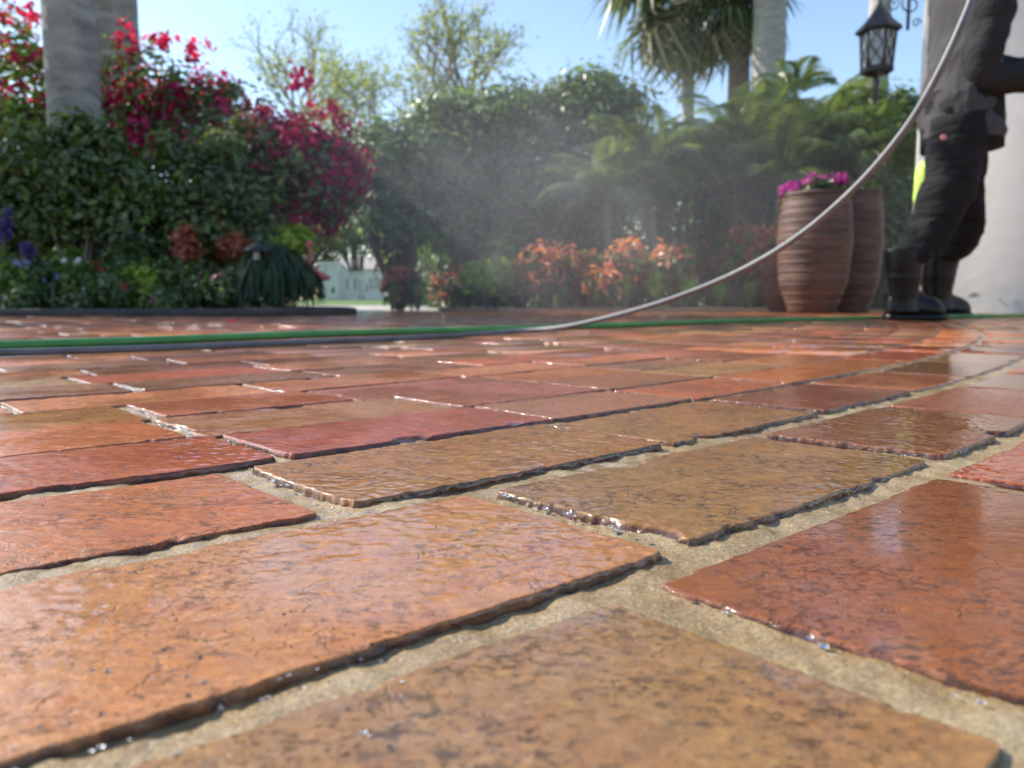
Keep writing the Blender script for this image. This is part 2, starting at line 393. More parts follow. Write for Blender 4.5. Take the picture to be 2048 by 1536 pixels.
sheet('street', [(-2.9, 6.45), (-.2, 6.45), (-.6, 12.5), (30, 13.5), (30, 14), (-30, 14), (-30, 12.5), (-3.6, 12.5)], -.012, M['street'])

# ---- mortar bed of the driveway: a sheet of sand mortar, finely modelled near the lens
def spaced(a, b, step, far_a, far_b, g=1.13):
    mid = list(np.arange(a, b, step)); s, x = step, mid[-1]; up = []
    while x < far_b: s *= g; x += s; up.append(min(x, far_b))
    s, x = step, a; dn = []
    while x > far_a: s *= g; x -= s; dn.append(max(x, far_a))
    return np.array(dn[::-1] + mid + up)
mx = spaced(-.30, .62, .0019, -7, 7, 1.10); my = spaced(.09, .70, .0019, -1.2, 6.42, 1.10)
gx, gy = np.meshgrid(mx, my)
gz = -.0031 + .0011 * vn(gx * 45, gy * 45, 1) + .0007 * vn(gx * 140, gy * 140, 2) + .0003 * vn(gx * 330, gy * 330, 3) + .0002 * vn(gx * 500, gy * 500, 4)
near = np.exp(-((gx - .06) ** 2 + (gy - .17) ** 2) / .055 ** 2)
gz += .0010 * near
drive = link('brick_driveway', np_mesh('brick_driveway', np.c_[gx.ravel(), gy.ravel(), gz.ravel()], gridfaces(len(mx), len(my))), M['mortar'])
tag(drive, kind='structure')

# ------------------------------------------------------------------ bricks in rings round the planting bed
CX, CY, SREF = -4.0, 5.1, 5.2
TAN, OCH, ORG, RED, PUR, BRN, DRED, PINK = ((.25, .125, .042), (.255, .145, .058), (.33, .105, .026), (.29, .064, .019), (.27, .078, .042),
                                      (.19, .075, .03), (.19, .058, .020), (.33, .122, .055))
palette = [ORG, ORG, RED, TAN, BRN, DRED, PUR, ORG, DRED, PINK, RED, BRN]
rows = {                                        # inner and outer radius, joints seen in the foreground (start, end, colour)
  -1: (6.447, 6.548, [(-4.76, -4.60, ORG), (-4.585, -4.41, TAN), (-4.395, -4.23, RED)]),
   0: (6.330, 6.430, [(-4.765, -4.581, OCH), (-4.560, -4.384, DRED), (-4.367, -4.20, RED)]),
   1: (6.207, 6.309, [(-4.725, -4.549, (.34, .145, .05)), (-4.533, -4.354, (.25, .130, .042)), (-4.337, -4.178, BRN), (-4.165, -4.00, (.26, .09, .045))]),
   2: (6.083, 6.183, [(-4.780, -4.607, (.31, .10, .026)), (-4.591, -4.414, (.32, .13, .033)), (-4.403, -4.245, (.25, .115, .04)), (-4.231, -4.075, (.22, .07, .03)), (-4.06, -3.90, PINK)]),
   3: (5.975, 6.066, [(-4.755, -4.581, (.28, .062, .013)), (-4.572, -4.397, (.27, .068, .038)), (-4.391, -4.243, (.23, .095, .05)), (-4.233, -4.085, (.28, .08, .03)), (-4.075, -3.92, ORG)]),
   4: (5.871, 5.966, [(-4.765, -4.597, (.33, .095, .02)), (-4.585, -4.406, (.24, .10, .04)), (-4.401, -4.245, (.26, .075, .04)), (-4.235, -4.085, BRN)]),
   5: (5.776, 5.866, [(-4.760, -4.594, (.32, .125, .025)), (-4.582, -4.443, (.32, .085, .024)), (-4.434, -4.246, (.26, .075, .05)), (-4.238, -4.08, ORG)]),
}
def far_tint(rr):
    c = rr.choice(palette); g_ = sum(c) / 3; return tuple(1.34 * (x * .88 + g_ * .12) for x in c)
r_in = 5.776
for k in range(6, 60):
    pitch = .1015 + .002 * math.sin(k * 1.7)
    rows[k] = (r_in - pitch, r_in - .008, []); r_in -= pitch
    if r_in < .75: break
r_out = 6.548
for k in range(-2, -30, -1):
    rows[k] = (r_out + .016, r_out + .117, []); r_out += .117
bricks = []
for k in sorted(rows):
    r0, r1, seen = rows[k]
    per = SREF / ((r0 + r1) / 2)                # s is measured on a circle of radius SREF
    rr = random.Random(100 + k)
    lo, hi = -math.pi * SREF, 1.4 * SREF
    L = lambda: (.204 + rr.uniform(-.012, .012)) * per
    gapf = lambda: rr.uniform(.008, .014) * per
    lst = [(a, b, c) for a, b, c in seen]
    if not lst:
        a = -4.5 + rr.uniform(-.1, .1); lst = [(a, a + L(), rr.choice(palette))]
    s = lst[0][0]
    left = []
    while s > lo:
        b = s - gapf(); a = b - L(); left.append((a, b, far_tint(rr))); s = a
    s = lst[-1][1]; right = []
    while s < hi:
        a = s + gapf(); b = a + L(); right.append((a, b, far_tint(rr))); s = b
    for a, b, c in left + lst + right:
        a -= .0027 * per; b += .0027 * per
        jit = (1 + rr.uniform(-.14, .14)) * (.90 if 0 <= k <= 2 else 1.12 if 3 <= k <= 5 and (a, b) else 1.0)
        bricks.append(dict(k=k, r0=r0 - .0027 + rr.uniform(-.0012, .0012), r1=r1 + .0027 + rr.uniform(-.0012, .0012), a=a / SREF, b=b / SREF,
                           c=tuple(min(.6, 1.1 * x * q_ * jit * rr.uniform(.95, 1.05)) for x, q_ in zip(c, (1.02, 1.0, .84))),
                           dz=(-.0006 if k == 0 and a < -4.7 and b < -4.5 else rr.uniform(-.0010, .0008)), tx=rr.uniform(-.006, .006), ty=rr.uniform(-.006, .006), seed=rr.randrange(9999),
                           wear={(.25, .130, .042): .75, (.25, .115, .04): .8, (.34, .145, .05): .35, (.255, .145, .058): .55, (.32, .13, .033): .6, (.27, .068, .038): .15, (.28, .062, .013): .25}.get(c, rr.uniform(.1, .7))))
def wall_ok(x, y):                              # paving stops at the bed edges and at the wall
    if y > 6.30: return False
    if x < -.95 and y > 4.42 + .06 * (x + .95): return False
    if x > 2.75 and y > 5.45: return False
    return True
keep = []
for b in bricks:
    th = np.array([b['a'], b['b'], b['b'], b['a'], (b['a'] + b['b']) / 2]); r = np.array([b['r0'], b['r0'], b['r1'], b['r1'], (b['r0'] + b['r1']) / 2])
    X, Y = CX + r * np.cos(th), CY + r * np.sin(th)
    if not all(wall_ok(x, y) for x, y in zip(X, Y)): continue
    if Y[4] < .16:
        if abs(X[4]) < .95 and Y[4] > -.45: b['area'] = 5e5 if Y.max() > .14 and abs(X[4]) < .3 else 0.0; keep.append(b)
        continue
    px, py, f = project(np.c_[X, Y, np.zeros(5)])
    if px.max() < -1100 or px.min() > 7000: continue
    Yc = np.maximum(Y, .08)
    b['area'] = abs(np.dot(px[:4], np.roll(py[:4], 1)) - np.dot(py[:4], np.roll(px[:4], 1))) / 2 if Y.min() > .1 else 5e5
    if px.max() < 0 or px.min() > 2048: b['area'] *= .02
    keep.append(b)
keep.sort(key=lambda b: -b['area'])

def brick_geo(b, nu, nv, detail):
    rm = (b['r0'] + b['r1']) / 2; Lm = (b['b'] - b['a']) * rm; W = b['r1'] - b['r0']
    if detail:
        def axis(n, Ln):                        # finer steps near the arrises
            t = np.linspace(0, 1, n); e = .5 - .5 * np.cos(np.pi * t); return (e * .72 + t * .28) * Ln
        u, v = axis(nu, Lm), axis(nv, W)
        u = np.r_[0, 0, 0, u, Lm, Lm, Lm]; v = np.r_[0, 0, 0, v, W, W, W]
        zu = np.r_[-.02, -.010, -.0045, np.zeros(nu), -.0045, -.010, -.02]; zv = np.r_[-.02, -.010, -.0045, np.zeros(nv), -.0045, -.010, -.02]
        U, Vv = np.meshgrid(u, v); Z = np.minimum(*np.meshgrid(zu, zv))
        s = b['seed']; ou, ov = U + s * .37, Vv + s * .11
        d = np.minimum(np.minimum(U, Lm - U), np.minimum(Vv, W - Vv))
        # outline wobbles in and out, with a few bitten-out chips
        wob = .0006 * vn(ou * 45, ov * 45, 5) + .0004 * vn(ou * 170, ov * 170, 6) + .0005 * vn(ou * 400, ov * 400, 7)
        chip = np.clip(vn(ou * 33, ov * 33, 8) - .50, 0, 1) * .010 + np.clip(vn(ou * 120, ov * 120, 15) - .45, 0, 1) * .0035
        dc = np.hypot(np.minimum(U, Lm - U), np.minimum(Vv, W - Vv)); chip *= 1 - np.exp(-dc / .010)
        inn = np.clip(wob + .0009, 0, None) + chip * .55 + .0022 * np.exp(-dc / .004)
        side = Z < 0
        inn = np.where(side, inn * .6 + .0006 * vn(ou * 300, ov * 300 + Z * 300, 9), inn)
        fall = np.exp(-d / .006)
        cu = np.where(U < Lm / 2, 1, -1) * np.exp(-np.minimum(U, Lm - U) / .004); cv = np.where(Vv < W / 2, 1, -1) * np.exp(-np.minimum(Vv, W - Vv) / .004)
        U2 = U + cu * inn; V2 = Vv + cv * inn
        rr = .0009 + .0008 * (1 + vn(ou * 40, ov * 40, 10)) + chip * .5
        q = np.clip((rr - d) / rr, 0, 1)
        top = -(rr * .75) * (1 - np.sqrt(1 - q * q * .97)) * (1 + .6 * vn(ou * 300, ov * 300, 11))
        top -= np.clip(chip * 1.3 - d * .5, 0, .006)
        xm, ym = CX + rm * math.cos((b['a'] + b['b']) / 2), CY + rm * math.sin((b['a'] + b['b']) / 2)
        flood = any(math.hypot(xm - x_, ym - y_) < r_ for x_, y_, r_ in ((.21, .30, .10), (.95, 1.05, .70)))
        top += (.1 if flood else 1.0) * (.00014 * vn(ou * 130, ov * 130, 12) + .00015 * vn(ou * 330, ov * 330, 13)) + (.35 if flood else 1.0) * .00028 * vn(ou * 18, ov * 18, 14)
        Zt = np.where(side, np.minimum(Z, top - .0008), top)
    else:
        e = .0014
        u = np.r_[0, 0, e, Lm / 2, Lm - e, Lm, Lm]; v = np.r_[0, 0, e, W - e, W, W]
        zu = np.r_[-.02, -.0008, 0, 0, 0, -.0008, -.02]; zv = np.r_[-.02, -.0008, 0, 0, -.0008, -.02]
        U, Vv = np.meshgrid(u, v); Zt = np.minimum(*np.meshgrid(zu, zv))
        s = b['seed']; wob = .0012 * vn(U * 70 + s, Vv * 70, 5)
        U2 = U + wob * np.where(U < Lm / 2, 1, -1); V2 = Vv + np.where(Vv < W / 2, 1, -1) * np.abs(wob)
    Zc = Zt
    Zt = Zt + b['dz'] + b['tx'] * (U - Lm / 2) + b['ty'] * (Vv - W / 2)
    th = b['a'] + U2 / rm + (.0068 / SREF * V2 / W if -2 < b['k'] < 9 else 0); r = b['r0'] + V2
    b['core_shade'] = np.clip((-.0003 - Zc) / .0011, 0, 1).ravel()  # mask of sides and arrises: clay body colour with shade painted in
    return np.c_[(CX + r * np.cos(th)).ravel(), (CY + r * np.sin(th)).ravel(), Zt.ravel()], gridfaces(U.shape[1], U.shape[0])
sV, sF, sC, sK, off = [], [], [], [], 0
for i, b in enumerate(keep):
    if i < 300:
        nu, nv, det = (210, 110, True) if i < 12 else (120, 64, True) if i < 30 else (64, 34, True) if i < 70 else (0, 0, False)
        V, F = brick_geo(b, nu, nv, det)
        cen = V.mean(0); cen[2] = 0
        me = np_mesh('brick', V - cen, F, True, {'tint': np.tile(np.array(b['c']), (len(V), 1)), 'core_shade': b['core_shade'], 'wear': np.full(len(V), b['wear'])})
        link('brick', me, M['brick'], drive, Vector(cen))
    else:
        V, F = brick_geo(b, 0, 0, False)
        sV.append(V); sF.append(F + off); off += len(V); sC.append(np.tile(np.array(b['c']), (len(V), 1))); sK.append(b['core_shade'])
far_b = link('far_bricks', np_mesh('far_bricks', np.concatenate(sV), np.concatenate(sF), True, {'tint': np.concatenate(sC), 'core_shade': np.concatenate(sK), 'wear': np.full(off, .5)}), M['brick'], drive, Vector((0, 0, 0)))
tag(far_b, kind='stuff')

# ------------------------------------------------------------------ beds and their edging
sheet('garden_bed', [(-9, 4.35), (-1.02, 4.46), (-.96, 4.62), (-1.25, 5.6), (-2.6, 6.4), (-2.95, 12.4), (-9, 12.4)], .006, M['soil'])
sheet('planting_bed', [(-.55, 6.5), (3.2, 6.42), (3.2, 5.75), (9, 5.75), (9, 12.3), (-.9, 12.3), (-.35, 7.5)], .004, M['soil'])
def kerb(name, pts, wdt, hgt, mat, label):
    mb = MB()
    pts = [Vector((x, y, 0)) for x, y in pts]
    rings = []
    for i, p in enumerate(pts):
        t = (pts[min(i + 1, len(pts) - 1)] - pts[max(i - 1, 0)]).normalized(); nrm = Vector((-t.y, t.x, 0))
        e = .008
        prof = [(-wdt / 2, -.02), (-wdt / 2, hgt - e), (-wdt / 2 + e, hgt), (wdt / 2 - e, hgt), (wdt / 2, hgt - e), (wdt / 2, -.02)]
        rings.append(np.array([tuple(p + nrm * a + Vector((0, 0, c + .002 * math.sin(i * 2.1)))) for a, c in prof]))
    mb.loft(rings)
    return tag(mb.build(name, mat), label, 'edging')
kerb('bed_edging', [(-9, 4.32), (-6, 4.36), (-3, 4.41), (-1.6, 4.44), (-1.1, 4.455), (-1.0, 4.52), (-.99, 4.75), (-1.2, 5.5), (-2.2, 6.36)], .07, .040, M['edging'],
     'low dark edging strip in front of the flower bed on the left')
kerb('bed_edging', [(-.62, 6.9), (-.56, 6.52), (-.3, 6.40), (.6, 6.38), (1.7, 6.38), (2.7, 6.38)], .06, .022, M['edging_tan'],
     'low tan edging in front of the orange shrubs, centre of the garden')

# ------------------------------------------------------------------ foliage machinery
def leaf_quads(P, N, size, aspect=.5, droop=0.0, fold=.25, sizevar=.55, g=None, along=None):
    """one folded rhombus per point; N is the leaf's facing"""
    g = g or rng; n = len(P)
    N = N / (np.linalg.norm(N, axis=1)[:, None] + 1e-9)
    if along is None: A = g.normal(size=(n, 3))
    else: A = along + g.normal(size=(n, 3)) * .35
    A[:, 2] -= droop
    A -= N * (A * N).sum(1)[:, None]; A /= np.linalg.norm(A, axis=1)[:, None] + 1e-9
    B = np.cross(N, A); s = (size * (1 + g.uniform(-sizevar, sizevar, n)))[:, None]
    base = P - A * s * .5; tip = P + A * s * .5
    l = P + B * s * aspect * .5 + N * s * fold * .3; r = P - B * s * aspect * .5 + N * s * fold * .3
    V = np.stack([base, r, tip, l], 1).reshape(-1, 3)
    F = np.arange(4 * n).reshape(n, 4); rn = np.repeat(g.uniform(0, 1, n), 4)
    return V, F, rn
def leaf_mesh(name, parts, mat, parent=None):
    off = 0; Vs, Fs, Rs = [], [], []
    for V, F, rn in parts:
        Vs.append(V); Fs.append(F + off); Rs.append(rn); off += len(V)
    me = np_mesh(name, np.concatenate(Vs), np.concatenate(Fs), False, {'rnd': np.concatenate(Rs)})
    return tag(link(name, me, mat, parent), kind='stuff')
def clump_points(ells, n_clump, per, cr, shell=.55, g=None):
    """leaf positions in clumps spread over the outer shell of several ellipsoids; returns points, outward normals, clump centres"""
    g = g or rng
    wts = np.array([e[1][0] * e[1][1] + e[1][0] * e[1][2] for e in ells]); wts = wts / wts.sum()
    which = g.choice(len(ells), n_clump, p=wts)
    C = np.array([e[0] for e in ells], float)[which]; Rd = np.array([e[1] for e in ells], float)[which]
    d = g.normal(size=(n_clump, 3)); d /= np.linalg.norm(d, axis=1)[:, None]
    rad = shell + (1 - shell) * g.uniform(0, 1, n_clump) ** .6
    cc = C + d * Rd * rad[:, None]
    crs = cr * g.uniform(.55, 1.35, n_clump)
    off = g.normal(size=(n_clump, per, 3)) * .5
    P = cc[:, None] + off * crs[:, None, None]
    N = off * .8 + d[:, None] * .9 + np.array([0, 0, .5]) + g.normal(size=off.shape) * .45
    keepm = P[..., 2] > .01
    return P[keepm], N[keepm], cc
def limbs(mb, base, targets, r0, g, sag=.12, n=6, sides=5):
    base = np.array(base, float)
    for tpt in targets:
        t = np.linspace(0, 1, 5)[:, None]
        mid = g.normal(size=3) * sag * np.linalg.norm(tpt - base) * .4
        p = base + (tpt - base) * t + mid * np.sin(np.pi * t); p[:, 2] += 0
        mb.tube(p, r0 * np.linspace(1, .22, 5), sides, False)
def shrub(name, label, cat, Y, ells_px, mat, leaf=.06, n_clump=140, per=30, cr=.10, aspect=.5, group=None, extra=(), stem_mat='bark', stem_r=.018, n_stem=9,
          shell=.5, base_px=None, depth=1.0, seed=0, droop=0.0, trunk_only=False):
    """ells_px: (px, py, half width px, half height px) ; extra: list of (part name, material, ells_px, n_clump, per, cr, leaf size, aspect)"""
    g = np.random.default_rng(seed + 7); s = ppm(Y)
    def conv(e):
        c = at(e[0], e[1], Y + (e[4] if len(e) > 4 else 0)); return (tuple(c), (e[2] * s, e[2] * s * depth, e[3] * s))
    E = [conv(e) for e in ells_px]
    bx = base_px if base_px is not None else np.mean([e[0] for e in ells_px])
    b = at(bx, 600, Y); base = Vector((b.x, Y, 0.0))
    root = empty(name, base, label, cat, group)
    P, N, cc = clump_points(E, n_clump, per, cr, shell, g)
    leaf_mesh('foliage', [leaf_quads(P, N, leaf, aspect, droop, g=g)], M[mat], root)
    mb = MB(); tg = cc[g.choice(len(cc), min(n_stem, len(cc)), replace=False)]
    limbs(mb, tuple(base), tg, stem_r, g)
    mb.build('stem', M[stem_mat], root)
    for pn, pm, pe, nc, pr, pcr, pl, pa in extra:
        P, N, _ = clump_points([conv(e) for e in pe], nc, pr, pcr, .6, g)
        leaf_mesh(pn, [leaf_quads(P, N, pl, pa, fold=.5, g=g)], M[pm], root)
    return root
def grass_tuft(name, label, Y, px, w_px, h_px, mat, n=260, group=None, cat='grass clump', blade=.006, seed=0, py=None):
    g = np.random.default_rng(seed + 50); s = ppm(Y); b = at(px, 600, Y); root = empty(name, (b.x, Y, 0), label, cat, group)
    Vs, Fs, Rs = [], [], []; off = 0
    ang = g.uniform(0, 2 * np.pi, n); lean = g.uniform(.1, 1, n); L = h_px * s * g.uniform(.75, 1.15, n)
    for i in range(n):
        d = np.array([math.cos(ang[i]), math.sin(ang[i]), 0]); side = np.array([-d[1], d[0], 0]) * blade * g.uniform(.7, 1.3)
        t = np.linspace(0, 1, 5)[:, None]; reach = lean[i] * w_px * s
        p = np.array([b.x, Y, 0]) + d * .12 * w_px * s * g.uniform(0, 1) + d * reach * t ** 1.6 + np.array([0, 0, 1]) * L[i] * (1.5 * t - .75 * lean[i] * t * t)
        wd = (1 - t * .9)
        V = np.concatenate([p + side * wd, p - side * wd]); k = np.arange(4)
        Vs.append(V); Fs.append(np.c_[k, k + 1, k + 6, k + 5] + off); off += 10; Rs.append(np.full(10, g.uniform()))
    me = np_mesh('blades', np.concatenate(Vs), np.concatenate(Fs), False, {'rnd': np.concatenate(Rs)})
    tag(link('blades', me, M[mat], root), kind='stuff'); return root

# ---- palms
def feather_frond(L, n=26, width=.34, arch=.9, lw=.022, g=None, droop=.5):
    """pinnate leaf in local space: grows along +X, arching down; returns leaflet arrays and rachis points"""
    g = g or rng; t = np.linspace(0, 1, 14)
    rx = L * (t - .16 * arch * t ** 3); rz = L * (.55 * t - arch * .62 * t ** 2.1)
    rach = np.c_[rx, np.zeros(14), rz]
    Vs, Fs, Rs = [], [], []; off = 0
    for i in range(n):
        tt = .12 + .88 * (i + .5) / n
        p = np.array([np.interp(tt, t, rx), 0, np.interp(tt, t, rz)]); q = np.array([np.interp(min(1, tt + .03), t, rx), 0, np.interp(min(1, tt + .03), t, rz)])
        f = q - p; f /= np.linalg.norm(f) + 1e-9
        ll = L * width * math.sin(math.pi * min(1, .18 + tt * .78)) * g.uniform(.85, 1.1)
        for sgn in (-1, 1):
            d = f * .62 + np.array([0, sgn, 0]) * .8 + np.array([0, 0, .22]); d /= np.linalg.norm(d)
            m = p + d * ll * .5; e = p + d * ll - np.array([0, 0, 1]) * ll * droop * g.uniform(.6, 1.3)
            wv = np.cross(d, np.array([0, 0, 1])); wv = wv / (np.linalg.norm(wv) + 1e-9) * lw * .5 + np.array([0, 0, .25 * lw])
            V = np.array([p, m + wv, e, m - wv]); Vs.append(V); Fs.append(np.arange(4)[None] + off); off += 4; Rs.append(np.full(4, g.uniform()))
    return np.concatenate(Vs), np.concatenate(Fs), np.concatenate(Rs), rach
def frond_mesh(L, seed, dry=False, **kw):
    g = np.random.default_rng(seed); V, F, Rn, rach = feather_frond(L, g=g, **kw)
    mb = MB(); mb.tube(rach, L * .012 * np.linspace(1, .25, len(rach)), 4, False)
    nv = len(V); rv = np.concatenate(mb.V); rq = np.concatenate(mb.Q) + nv
    return np_mesh('frond', np.r_[V, rv], np.r_[F, rq], False, {'rnd': np.r_[Rn, np.full(len(rv), .9)]})
def feather_palm(label, px, py_c, Y, L, n_fr, seed, mat='palm', trunk_mat='bark', tr=.06, group=None, lean=0.0, el=(.15, 1.25), trunk=True, name='feather_palm', lw=.0105, width=.36, n=60):
    g = np.random.default_rng(seed); c = at(px, py_c, Y); base = Vector((c.x + lean, Y, 0))
    root = empty(name, base, label, 'palm', group)
    t = np.linspace(0, 1, 10)[:, None]
    pts = np.array(base) + (np.array(c) - np.array(base)) * t; pts[:, 0] += (-lean * .35 * np.sin(np.pi * t))[:, 0]
    rad = tr * (1.15 - .3 * t[:, 0] + .08 * np.sin(np.arange(10) * 2.3))
    MB().tube(pts, rad, 10).build('trunk', M[trunk_mat], root)
    protos = [frond_mesh(L, seed * 10 + i, arch=a, lw=lw, width=width, n=n) for i, a in enumerate((.7, .95, 1.2))]
    for i in range(n_fr):
        az = i * 2.4 + g.uniform(-.3, .3); e = el[0] + (el[1] - el[0]) * (i / max(1, n_fr - 1)) + g.uniform(-.1, .1)
        o = link('frond', protos[i % 3], M[mat], root, c - base)
        o.rotation_euler = (g.uniform(-.35, .35), .35 - e, az); sf = g.uniform(.8, 1.12); o.scale = (sf, sf, sf)
    return root
def fan_frond(L, seed, nl=22, drop=.5):
    """palmate leaf: petiole along +X then a folded fan of narrow segments"""
    g = np.random.default_rng(seed); pet = L * .5; Vs, Fs, Rs = [], [], []; off = 0
    hub = np.array([pet, 0, -.04 * L])
    for i in range(nl):
        a = (i / (nl - 1) - .5) * math.radians(250); ll = L * .62 * (1 - .25 * abs(a) / 2.2) * g.uniform(.85, 1.08)
        d = np.array([math.cos(a), math.sin(a), .12 * math.cos(a * 3)]); s = np.array([-math.sin(a), math.cos(a), 0]) * L * .026
        m = hub + d * ll * .55 + np.array([0, 0, .02 * (-1) ** i]); e = hub + d * ll + np.array([0, 0, -1]) * ll * drop * g.uniform(.5, 1.2)
        Vs.append(np.array([hub, m + s, e, m - s])); Fs.append(np.arange(4)[None] + off); off += 4; Rs.append(np.full(4, g.uniform()))
    mb = MB(); mb.tube(np.array([[0, 0, 0], [pet * .5, 0, .02 * L], hub]), L * .014, 4, False)
    V = np.concatenate(Vs); rv = np.concatenate(mb.V)
    return np_mesh('frond', np.r_[V, rv], np.r_[np.concatenate(Fs), np.concatenate(mb.Q) + len(V)], False, {'rnd': np.r_[np.concatenate(Rs), np.full(len(rv), .8)]})
def fan_palm(label, px, py_c, Y, L, n_green, n_dry, tr, seed, px_base=None, trunk_mat='palm_trunk'):
    g = np.random.default_rng(seed); c = at(px, py_c, Y); bx = at(px_base or px, 600, Y).x
    base = Vector((bx, Y, 0)); root = empty('fan_palm', base, label, 'palm')
    t = np.linspace(0, 1, 16)[:, None]; pts = np.array(base) + (np.array(c) - np.array(base)) * t
    MB().tube(pts, tr * (1.12 - .22 * t[:, 0] + .03 * np.sin(np.arange(16) * 2.7)), 14).build('trunk', M[trunk_mat], root)
    gr = [fan_frond(L, seed + i, drop=.35 + .15 * i) for i in range(3)]; dr = [fan_frond(L * .95, seed + 10 + i, drop=.9) for i in range(2)]
    for i in range(n_green):
        o = link('frond', gr[i % 3], M['fan'], root, c - base); e = 1.25 - 2.4 * (i / n_green) + g.uniform(-.12, .12)
        o.rotation_euler = (g.uniform(-.5, .5), -e, i * 2.4 + g.uniform(-.3, .3)); sf = g.uniform(.8, 1.1); o.scale = (sf,) * 3
    for i in range(n_dry):
        o = link('frond', dr[i % 2], M['fan_dry'], root, c - base + Vector((0, 0, -.05 * L))); e = -g.uniform(.75, 1.35)
        o.rotation_euler = (g.uniform(-.5, .5), -e, i * 2.4 + 1 + g.uniform(-.3, .3)); sf = g.uniform(.75, 1.05); o.scale = (sf,) * 3
        if i == 0: o['label'] = 'dry tan frond hanging below the crown'
    return root
def palm_column(label, px_top, w_px, Y, mat, z_top, seed, px_base=None, name='royal_palm'):
    """smooth thick palm trunk that runs up out of the picture, with its crown of fronds above"""
    g = np.random.default_rng(seed); s = ppm(Y); x = at(px_top, 300, Y).x; base = Vector((x, Y, 0)); root = empty(name, base, label, 'palm')
    n = 46; t = np.linspace(0, 1, n); pts = np.c_[np.full(n, x) + .02 * np.sin(t * 5), np.full(n, Y), t * z_top]
    rad = w_px * s / 2 * (1.06 - .12 * t + .012 * np.sin(t * 150) + .01 * g.normal(size=n))
    MB().tube(pts, rad, 20).build('trunk', M[mat], root)
    top = Vector((x, Y, z_top)); sh = w_px * s / 2
    MB().tube([(x, Y, z_top), (x, Y, z_top + .5), (x, Y, z_top + 1.1)], [sh * .8, sh * .7, sh * .3], 12).build('crownshaft', M['leaf_light'] if False else M['stem'], root)
    pm = frond_mesh(2.2, seed, arch=.9, lw=.05, width=.25)
    for i in range(9):
        o = link('frond', pm, M['palm'], root, Vector((0, 0, z_top + .9))); o.rotation_euler = (g.uniform(-.3, .3), -.5 * (i % 3) + .2, i * .7 + g.uniform(-.2, .2))
    return root

# ------------------------------------------------------------------ trees that have lost most of their leaves
def bare_tree(label, px, Y, top_py, spread_px, seed, n_leaf=2600, fork_py=None, tr=.14, leafm='leaf_bare', leaf=.10):
    g = np.random.default_rng(seed); s = ppm(Y); b = at(px, 600, Y); root = empty('bare_tree', (b.x, Y, 0), label, 'tree')
    H = at(px, top_py, Y).z; fork = at(px, fork_py or 330, Y).z; mb = MB(); tips = []
    MB().tube([(b.x, Y, 0), (b.x + .05, Y, fork * .5), (b.x, Y, fork)], [tr * 1.3, tr, tr * .8], 10).build('trunk', M['bark_pale'], root)
    def grow(p, d, L, r, depth):
        k = 4; pts = [p]; dd = d.copy()
        for i in range(k):
            dd = dd + g.normal(size=3) * .16 + np.array([0, 0, .05]); dd /= np.linalg.norm(dd); pts.append(pts[-1] + dd * L / k)
        mb.tube(np.array(pts), r * np.linspace(1, .6, k + 1), 5 if depth < 2 else 3, False)
        if depth >= 2: tips.extend(pts[2:])
        if depth >= 4: return
        for i in range(3 if depth < 3 else 2):
            nd = dd + g.normal(size=3) * .55; nd[2] += .12; nd /= np.linalg.norm(nd)
            grow(pts[-1] if i else pts[-2], nd, L * g.uniform(.62, .82), r * .58, depth + 1)
    for i in range(5):
        a = i * 2 * math.pi / 5 + g.uniform(-.4, .4); sp = spread_px * s / max(.1, H - fork)
        d = np.array([math.cos(a) * sp * g.uniform(.4, 1.1), math.sin(a) * sp * .8, 1.0]); d /= np.linalg.norm(d)
        grow(np.array([b.x, Y, fork - .1]), d, (H - fork) * .36, tr * .6, 0)
    mb.build('branch', M['bark_pale'], root)
    T = np.array(tips); P = T[g.integers(0, len(T), n_leaf)] + g.normal(size=(n_leaf, 3)) * .16
    leaf_mesh('foliage', [leaf_quads(P, g.normal(size=(n_leaf, 3)), leaf, .45, g=g)], M[leafm], root)
    return root

# ================================================================== FAR GROUND: fence, pillar, house, street trees
YF = 25.0; zf = .095
pil = at(663, 600, YF); s = ppm(YF)
pr = empty('gate_pillar', (pil.x, YF, zf), 'white square gate pillar at the end of the pale fence', 'pillar')
MB().box((pil.x, YF, zf + .55), (.58, .58, 1.1), bevel=.02).build('shaft', M['white'], pr, False)
MB().box((pil.x, YF, zf + 1.14), (.70, .70, .08), bevel=.02).build('cap', M['white'], pr, False)
fx0 = at(688, 600, YF).x; fr = empty('picket_fence', (fx0, YF, zf), 'pale picket fence beyond the lawn, right of the white gate pillar', 'fence')
pk = MB().box((0, 0, .46), (.075, .025, .92), bevel=.006).mesh('picket', False)
for i in range(26):
    link('picket', pk, M['white'], fr, Vector((.06 + i * .125, 0, 0)))
rail = MB().box((0, 0, 0), (3.3, .03, .07), bevel=.005).mesh('rail', False)
for z in (.2, .74): link('rail', rail, M['white'], fr, Vector((1.63, .03, z)))
post = MB().box((0, 0, .5), (.12, .12, 1.0), bevel=.01).mesh('post', False)
for i in range(3): link('post', post, M['white'], fr, Vector((.0 + i * 1.63, .1, 0)))
YH = 46.0; hp = at(722, 560, YH)
hr = empty('house', (hp.x, YH, .1), 'low white house with a pale roof seen through the gap beyond the fence', 'house')
MB().box((hp.x, YH + 2, 1.0), (4.2, 4, 1.9), bevel=.03).build('wall', M['white'], hr, False)
rf = MB(); x0, x1 = hp.x - 2.5, hp.x + 2.5
rf.add([(x0, YH - .4, 1.9), (x1, YH - .4, 1.9), (x1, YH + 4.4, 1.9), (x0, YH + 4.4, 1.9), (x0 + 1, YH + 2, 2.7), (x1 - 1, YH + 2, 2.7)],
       [(0, 1, 5, 4), (2, 3, 4, 5), (3, 2, 1, 0)], [(1, 2, 5), (3, 0, 4)])
